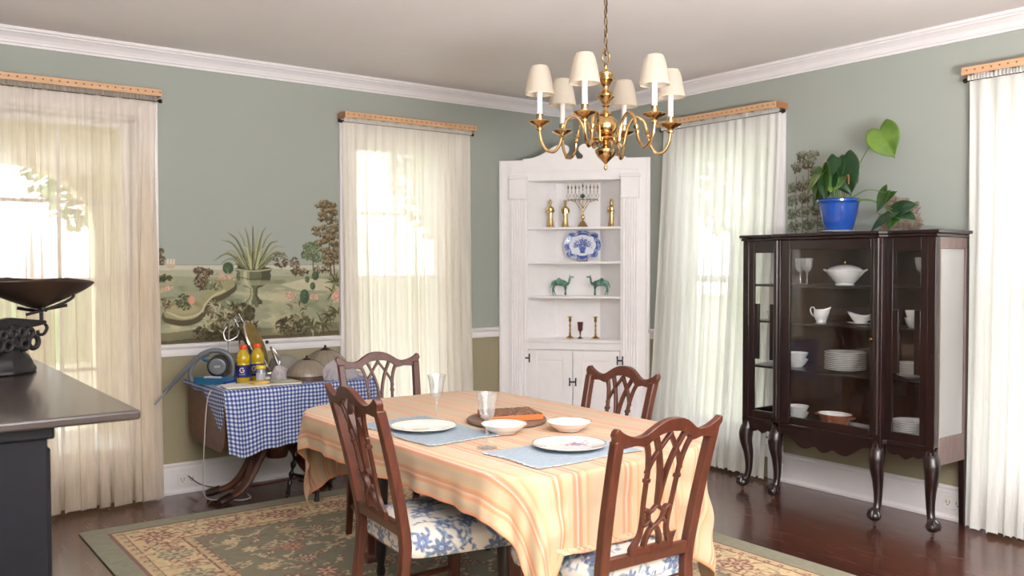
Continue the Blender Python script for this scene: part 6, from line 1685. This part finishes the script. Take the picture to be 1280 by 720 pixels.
# blue tool pack and orange-handled tool by the vacuum
bp = root('tool_pack', (-3.12, -.50, TP), 'small royal blue pack between the vacuum and the bottles', 'pack', .3)
MB().box(-.045, .045, -.012, .012, 0, .022).build('case', plain('royal_blue_plastic', (22, 58, 140), .35), bp, bevel=.004)
sc2 = root('orange_scissors', (-3.08, -.36, TP), 'orange-handled scissors upright behind the bottles', 'scissors', .2)
for s in (-1, 1): MB().tube(catmull([(.0, 0, .055), (s * .020 - .01, 0, .050), (s * .026 - .01, 0, .025), (s * .008 - .01, 0, .004), (0, 0, .02)], 5), .006, 8).build('handle', plain('orange_plastic', (210, 108, 30), .4), sc2, smooth=True)
MB().tube([(.0, 0, .045), (-.02, 0, .16)], [.008, .003], 6).build('blade', M_chrome, sc2, smooth=True)
# roll of tape and small blue cup
tp_ = MB(); tp_.shell([(.016, 0), (.030, 0), (.030, .022), (.016, .022), (.016, 0)], 28); t_ = tp_.build('tape_roll', plain('tan_tape', (184, 156, 104), .5), smooth=True, ang=40); t_.location = (-2.745, -.20, TP + .031); t_.rotation_euler = (PI / 2, 0, .5); tag(t_, 'tan tape roll standing on edge behind the cap', 'tape')
t_ = MB().box(-.035, .035, -.02, .02, 0, .045).build('blue_carton', plain('light_blue_carton', (88, 140, 178), .5, var=.2, scale=30), bevel=.003); t_.location = (-2.70, -.40, TP); t_.rotation_euler = (0, 0, .4); tag(t_, 'small light blue carton beside the front lampshade', 'carton')

# ---- cords
M_cordw = plain('white_cord', (206, 202, 198), .5, var=0); M_cordr = plain('red_brown_cord', (112, 46, 36), .5, var=0)
c_ = MB().tube(catmull([(-3.10, -.52, TP + .008), (-3.18, -.56, TP + .006), (-3.255, -.55, ST - .02), (-3.265, -.50, .60), (-3.262, -.45, .40), (-3.255, -.40, .20), (-3.235, -.35, .06), (-3.18, -.30, .005), (-3.10, -.34, .004), (-3.04, -.42, .004), (-2.97, -.40, .004), (-2.95, -.30, .004)], 8), .0032, 8).build('power_cord', M_cordw, smooth=True)
tag(c_, 'white cord hanging down the table leaf to the floor', 'cord')
c_ = MB().tube(catmull([(-3.235, -.042, .11), (-3.15, -.05, .04), (-3.0, -.09, .004), (-2.82, -.12, .004), (-2.66, -.10, .005), (-2.50, -.08, .004), (-2.35, -.13, .004), (-2.33, -.25, .004), (-2.45, -.28, .004), (-2.55, -.16, .004), (-2.45, -.07, .02), (-2.30, -.06, .10), (-2.22, -.07, .16)], 8), .0035, 8).build('extension_cord', M_cordr, smooth=True)
tag(c_, 'red-brown extension cord looping along the baseboard under the side table', 'cord')
# ------------------------------------------------------------------ black cabinet in the left foreground
M_soap = plain('black_stone_top', (58, 50, 48), .26, var=.25, scale=5, coat=.25)
M_blackp = plain('black_painted_wood', (13, 14, 21), .5, var=.15, scale=8, spec=.25)
DT = 1.05
ds = root('black_cupboard', (-4.68, -2.45, 0), 'black cupboard with an overhanging dark top in the left foreground', 'cupboard')
X0, X1, Y0, Y1 = -.33, .362, -.772, .80
MB().box(X0, X1, Y0, Y1, DT - .026, DT).build('worktop', M_soap, ds, bevel=.007)
MB().box(X0 + .02, .150, Y0 + .055, Y1 - .06, .08, DT - .0265).build('carcass', M_blackp, ds, bevel=.004)
MB().box(X0 + .05, .12, Y0 + .09, Y1 - .08, 0, .0795).build('plinth', M_blackp, ds, bevel=.004)
MB().box(X0 + .04, .165, Y0 + .042, Y1 - .05, DT - .06, DT - .027).build('cornice', M_blackp, ds, bevel=.006)
for (a, b2) in ((-.64, -.02), (.02, .68)):
    d = MB(); z0_, z1_ = .12, .95; xx = .151
    d.box(xx, xx + .018, a, a + .07, z0_, z1_); d.box(xx, xx + .018, b2 - .07, b2, z0_, z1_); d.box(xx, xx + .018, a + .07, b2 - .07, z1_ - .07, z1_); d.box(xx, xx + .018, a + .07, b2 - .07, z0_, z0_ + .07); d.box(xx, xx + .008, a + .07, b2 - .07, z0_ + .07, z1_ - .07)
    dd = d.build('door', M_blackp, ds, bevel=.003)
    MB().lathe([(0, 0), (.006, 0), (.005, .010), (.012, .018), (.010, .026), (0, .028)], 14, M=Matrix.Translation((xx + .018, (b2 - .035) if a < -.1 else a + .035, .55)) @ Matrix.Rotation(PI / 2, 4, 'Y')).build('knob', M_brass, dd, smooth=True)

# ------------------------------------------------------------------ cast-iron balance scale with a scoop pan
M_iron2 = plain('dark_cast_iron', (34, 31, 33), .5, .4, var=.3, scale=20, bump=.2)
M_pan = plain('tarnished_tin', (74, 60, 52), .38, .7, var=.2, scale=8)
bl = root('balance_scale', (-4.475, -2.12, DT + .0005), 'antique cast-iron balance scale with a scoop pan on the black cupboard', 'scale', .62)
MB().lathe([(0, 0), (.120, 0), (.122, .012), (.108, .022), (.100, .040), (.085, .060), (.055, .078), (.050, .085), (0, .085)], 8, sx=1.05, sy=.62, M=Matrix.Rotation(.39, 4, 'Z')).build('stepped_base', M_iron2, bl, bevel=.006)
# pierced scrollwork between base and beam
for s in (-1, 1):
    m_ = MB()
    for (cx_, cz_, r_) in ((-.075, .105, .022), (-.035, .100, .018), (.0, .112, .020), (.035, .100, .018), (.075, .105, .022), (-.055, .138, .015), (-.015, .142, .014), (.022, .142, .014), (.058, .138, .015)):
        m_.tube([(cx_ + r_ * math.cos(a), s * .028, cz_ + r_ * math.sin(a)) for a in np.linspace(0, 2 * PI, 16, endpoint=False)], .0095, 8, closed=True)
    m_.build('scrollwork', M_iron2, bl, smooth=True)
MB().box(-.020, .020, -.030, .030, .08, .17).build('pillar', M_iron2, bl, bevel=.006)
MB().prism([(-.15, .165), (-.10, .158), (0, .150), (.10, .158), (.15, .165), (.15, .178), (.08, .186), (0, .196), (-.08, .186), (-.15, .178)], -.016, .016).build('beam', M_iron2, bl, bevel=.004)
for s in (-1, 1):
    MB().tube(catmull([(s * .15, 0, .17), (s * .165, 0, .15), (s * .150, 0, .128), (s * .128, 0, .128), (s * .122, 0, .142)], 6), .006, 8).build('hook_curl', M_iron2, bl, smooth=True)
    MB().tube([(s * .14, 0, .172), (s * .14, 0, .215)], .007, 8).build('pan_post', M_iron2, bl, smooth=True)
cr_ = MB()
cr_.tube(catmull([(.14 - .05, -.06, .225), (.14, -.02, .215), (.14 + .05, .06, .232)], 5), .006, 8); cr_.tube(catmull([(.14 - .05, .06, .225), (.14, .02, .215), (.14 + .06, -.06, .232)], 5), .006, 8); cr_.build('pan_cradle', M_iron2, bl, smooth=True)
MB().lathe([(0, .208), (.058, .210), (.062, .215), (.058, .220), (0, .222)], 24, (-.14, 0, 0)).build('weight_plate', M_iron2, bl, smooth=True)
# scoop: long pan with raised pointed lip, drawn across the beam
nu_, nv_ = 60, 24; rows = []
for j in range(nv_):
    v = -1 + 2 * j / (nv_ - 1); row = []
    for i in range(nu_):
        u = -1 + 2 * i / (nu_ - 1)
        wdt = .135 * max(0., 1 - abs(u) ** 2.6) ** .62 if u < 0 else .135 * max(0., 1 - u ** 1.9) ** .80
        x = u * .27 ; y = v * wdt
        depth = .104 * (1 - abs(v) ** 1.7) * max(0, 1 - abs(u)) ** .8
        z = .345 - depth - .012 * u * (u > 0) + .012 * v * v * max(0, 1 - abs(u))
        row.append((x, y, z))
    rows.append(row)
sc3 = surf('scoop_pan', np.array(rows), M_pan, bl, thick=.003); sc3.location = (.12, 0, -.022)
# lever arm with a loop rising towards the pan
MB().tube(catmull([(.04, -.035, .205), (.12, -.05, .222), (.20, -.055, .245), (.235, -.055, .262), (.228, -.055, .275), (.20, -.055, .268), (.16, -.052, .25)], 6), .0055, 8).build('lever', M_iron2, bl, smooth=True)
# ------------------------------------------------------------------ brass chandelier
CX, CY = -2.105, -2.64
M_cb = plain('polished_chandelier_brass', (208, 172, 120), .18, 1., var=.10, scale=25)
M_shade = sheer('pleated_ivory_shade', rgb(228, 218, 204), .05, weave=False)
M_sleeve = plain('candle_sleeve', (236, 232, 228), .4, var=0)
cl = root('brass_chandelier', (CX, CY, 1.868), 'six-arm brass chandelier with pleated ivory shades above the table', 'chandelier')
b0 = 1.868
z = lambda q: q - b0
MB().lathe([(0, 0), (.006, z(1.873)), (.009, z(1.882)), (.006, z(1.889)), (.004, z(1.896)), (.007, z(1.902)), (.020, z(1.915)), (.038, z(1.932)), (.049, z(1.952)), (.050, z(1.964)), (.040, z(1.970)), (.018, z(1.976)), (.014, z(1.986)), (.020, z(1.992)), (.022, z(2.000)), (0, z(2.000))], 36, flute=12, famp=.02).build('lower_bulb', M_cb, cl, smooth=True, ang=60)
MB().lathe([(0, z(1.999)), (.03, z(1.999)), (.060, z(2.006)), (.068, z(2.012)), (.066, z(2.018)), (.045, z(2.024)), (.030, z(2.028)), (0, z(2.028))], 36).build('arm_collar', M_cb, cl, smooth=True, ang=60)
MB().sphere((0, 0, z(2.075)), .058, .058, .052, 36, 20).build('central_ball', M_cb, cl, smooth=True)
MB().lathe([(0, z(2.122)), (.026, z(2.122)), (.030, z(2.128)), (.024, z(2.136)), (.014, z(2.146)), (.012, z(2.160)), (.020, z(2.168)), (.016, z(2.176)), (.024, z(2.190)), (.040, z(2.206)), (.042, z(2.216)), (.032, z(2.226)), (.018, z(2.236)), (.014, z(2.252)), (.020, z(2.262)), (.030, z(2.280)), (.044, z(2.286)), (.045, z(2.291)), (.030, z(2.295)), (.034, z(2.305)), (.034, z(2.318)), (.022, z(2.328)), (.010, z(2.334)), (.008, z(2.350)), (.012, z(2.356)), (.006, z(2.362)), (0, z(2.366))], 36).build('turned_column', M_cb, cl, smooth=True, ang=50)
MB().tube([(.022 * math.cos(a), 0, z(2.392) + .030 * math.sin(a)) for a in np.linspace(0, 2 * PI, 24, endpoint=False)], .004, 8, closed=True).build('hanging_loop', M_cb, cl, smooth=True)
M_chain = plain('antique_chain', (96, 78, 62), .35, .9, var=.15)
zz = 2.425; k = 0
while zz < 2.745:
    if k % 2: pts = [(.008 * math.cos(a), 0, z(zz) + .026 * math.sin(a)) for a in np.linspace(0, 2 * PI, 16, endpoint=False)]
    else: pts = [(0, .008 * math.cos(a), z(zz) + .026 * math.sin(a)) for a in np.linspace(0, 2 * PI, 16, endpoint=False)]
    MB().tube(pts, .0028, 6, closed=True).build('chain_link', M_chain, cl, smooth=True); zz += .044; k += 1
MB().tube([(.003, 0, z(2.40)), (.004, .002, z(2.56)), (.002, .003, z(2.74))], .0022, 6).build('lamp_wire', plain('gold_wire', (120, 100, 70), .5, .2), cl, smooth=True)
MB().lathe([(0, z(2.728)), (.012, z(2.728)), (.030, z(2.736)), (.058, z(2.750)), (.062, z(2.7575)), (0, z(2.7575))], 30).build('ceiling_canopy', M_cb, cl, smooth=True, ang=50)
# camera-facing direction decides how the six arms stand
toc = math.atan2(-5.652 - CY, -4.935 - CX); right_ = toc + PI / 2        # right in view
for kk, phi in enumerate((47, 107, 167, 227, 287, 347)):
    # phi measured from the viewer's right, counter-clockwise towards the camera
    a = right_ - math.radians(phi)
    ux, uy = math.cos(a), math.sin(a); A = lambda r, zz_: (r * ux, r * uy, z(zz_))
    pts = [A(.050, 2.012), A(.075, 1.985), A(.088, 1.995), A(.096, 2.035), A(.115, 2.090), A(.148, 2.118), A(.182, 2.098), A(.200, 2.045), A(.216, 1.985), A(.245, 1.952), A(.280, 1.962), A(.302, 2.000), A(.310, 2.040), A(.310, 2.052)]
    arm = MB().tube(catmull(pts, 6), .0072, 10).build('arm', M_cb, cl, smooth=True)
    MB().tube([A(.196, 2.060), A(.199, 2.050), A(.203, 2.038)], [.009, .0145, .009], 12).tube([A(.204, 2.034), A(.206, 2.026), A(.209, 2.016)], [.008, .012, .008], 12).build('arm_knuckle', M_cb, arm, smooth=True)
    Mt = Matrix.Translation((.310 * ux, .310 * uy, 0))
    MB().lathe([(0, z(2.046)), (.012, z(2.046)), (.016, z(2.054)), (.012, z(2.062)), (.020, z(2.070)), (.044, z(2.078)), (.052, z(2.088)), (.050, z(2.092)), (.030, z(2.086)), (.016, z(2.086)), (0, z(2.088))], 28, M=Mt, flute=14, famp=.02).build('drip_pan', M_cb, arm, smooth=True, ang=60)
    MB().lathe([(0, z(2.086)), (.014, z(2.088)), (.0165, z(2.092)), (.015, z(2.100)), (.0165, z(2.118)), (.018, z(2.122)), (.0145, z(2.124)), (0, z(2.124))], 20, M=Mt).build('candle_cup', M_cb, arm, smooth=True, ang=50)
    sl = MB().lathe([(0, z(2.124)), (.0125, z(2.124)), (.0125, z(2.232)), (.0105, z(2.236)), (0, z(2.236))], 18, M=Mt).build('candle_sleeve', M_sleeve, cl, smooth=True, ang=40)
    # pleated empire shade, open top and bottom, with a spider ring
    n = 72; rows = []
    for (r, zc) in ((.0655, 2.215), (.0665, 2.218), (.0655, 2.224), (.062, 2.245), (.055, 2.285), (.046, 2.322), (.0385, 2.340), (.0365, 2.343)):
        rows.append([(.310 * ux + r * (1 + (.018 if 2.22 < zc < 2.335 else 0) * (1 if i % 2 else -1)) * math.cos(2 * PI * i / n), .310 * uy + r * (1 + (.018 if 2.22 < zc < 2.335 else 0) * (1 if i % 2 else -1)) * math.sin(2 * PI * i / n), z(zc)) for i in range(n)])
    sh_ = surf('lamp_shade', np.array(rows), M_shade, cl, closed=True, smooth=True)
    MB().tube([(.310 * ux + .0655 * math.cos(t), .310 * uy + .0655 * math.sin(t), z(2.215)) for t in np.linspace(0, 2 * PI, 36, endpoint=False)], .0020, 6, closed=True).build('shade_trim', plain('cream_braid', (214, 194, 166), .8), sh_, smooth=True)
    sp_ = MB(); sp_.tube([(.310 * ux + .012 * math.cos(t), .310 * uy + .012 * math.sin(t), z(2.300)) for t in np.linspace(0, 2 * PI, 16, endpoint=False)], .0012, 5, closed=True)
    for q in range(3):
        t = 2 * PI * q / 3; sp_.tube([(.310 * ux + .012 * math.cos(t), .310 * uy + .012 * math.sin(t), z(2.300)), (.310 * ux + .050 * math.cos(t), .310 * uy + .050 * math.sin(t), z(2.300))], .0012, 5)
    sp_.build('shade_ring', M_cb, sh_)
    MB().lathe([(0, z(2.236)), (.008, z(2.238)), (.013, z(2.258)), (.011, z(2.275)), (.004, z(2.292)), (0, z(2.298))], 14, M=Mt).build('bulb', plain('frosted_bulb', (236, 232, 222), .2, var=0), sl, smooth=True)
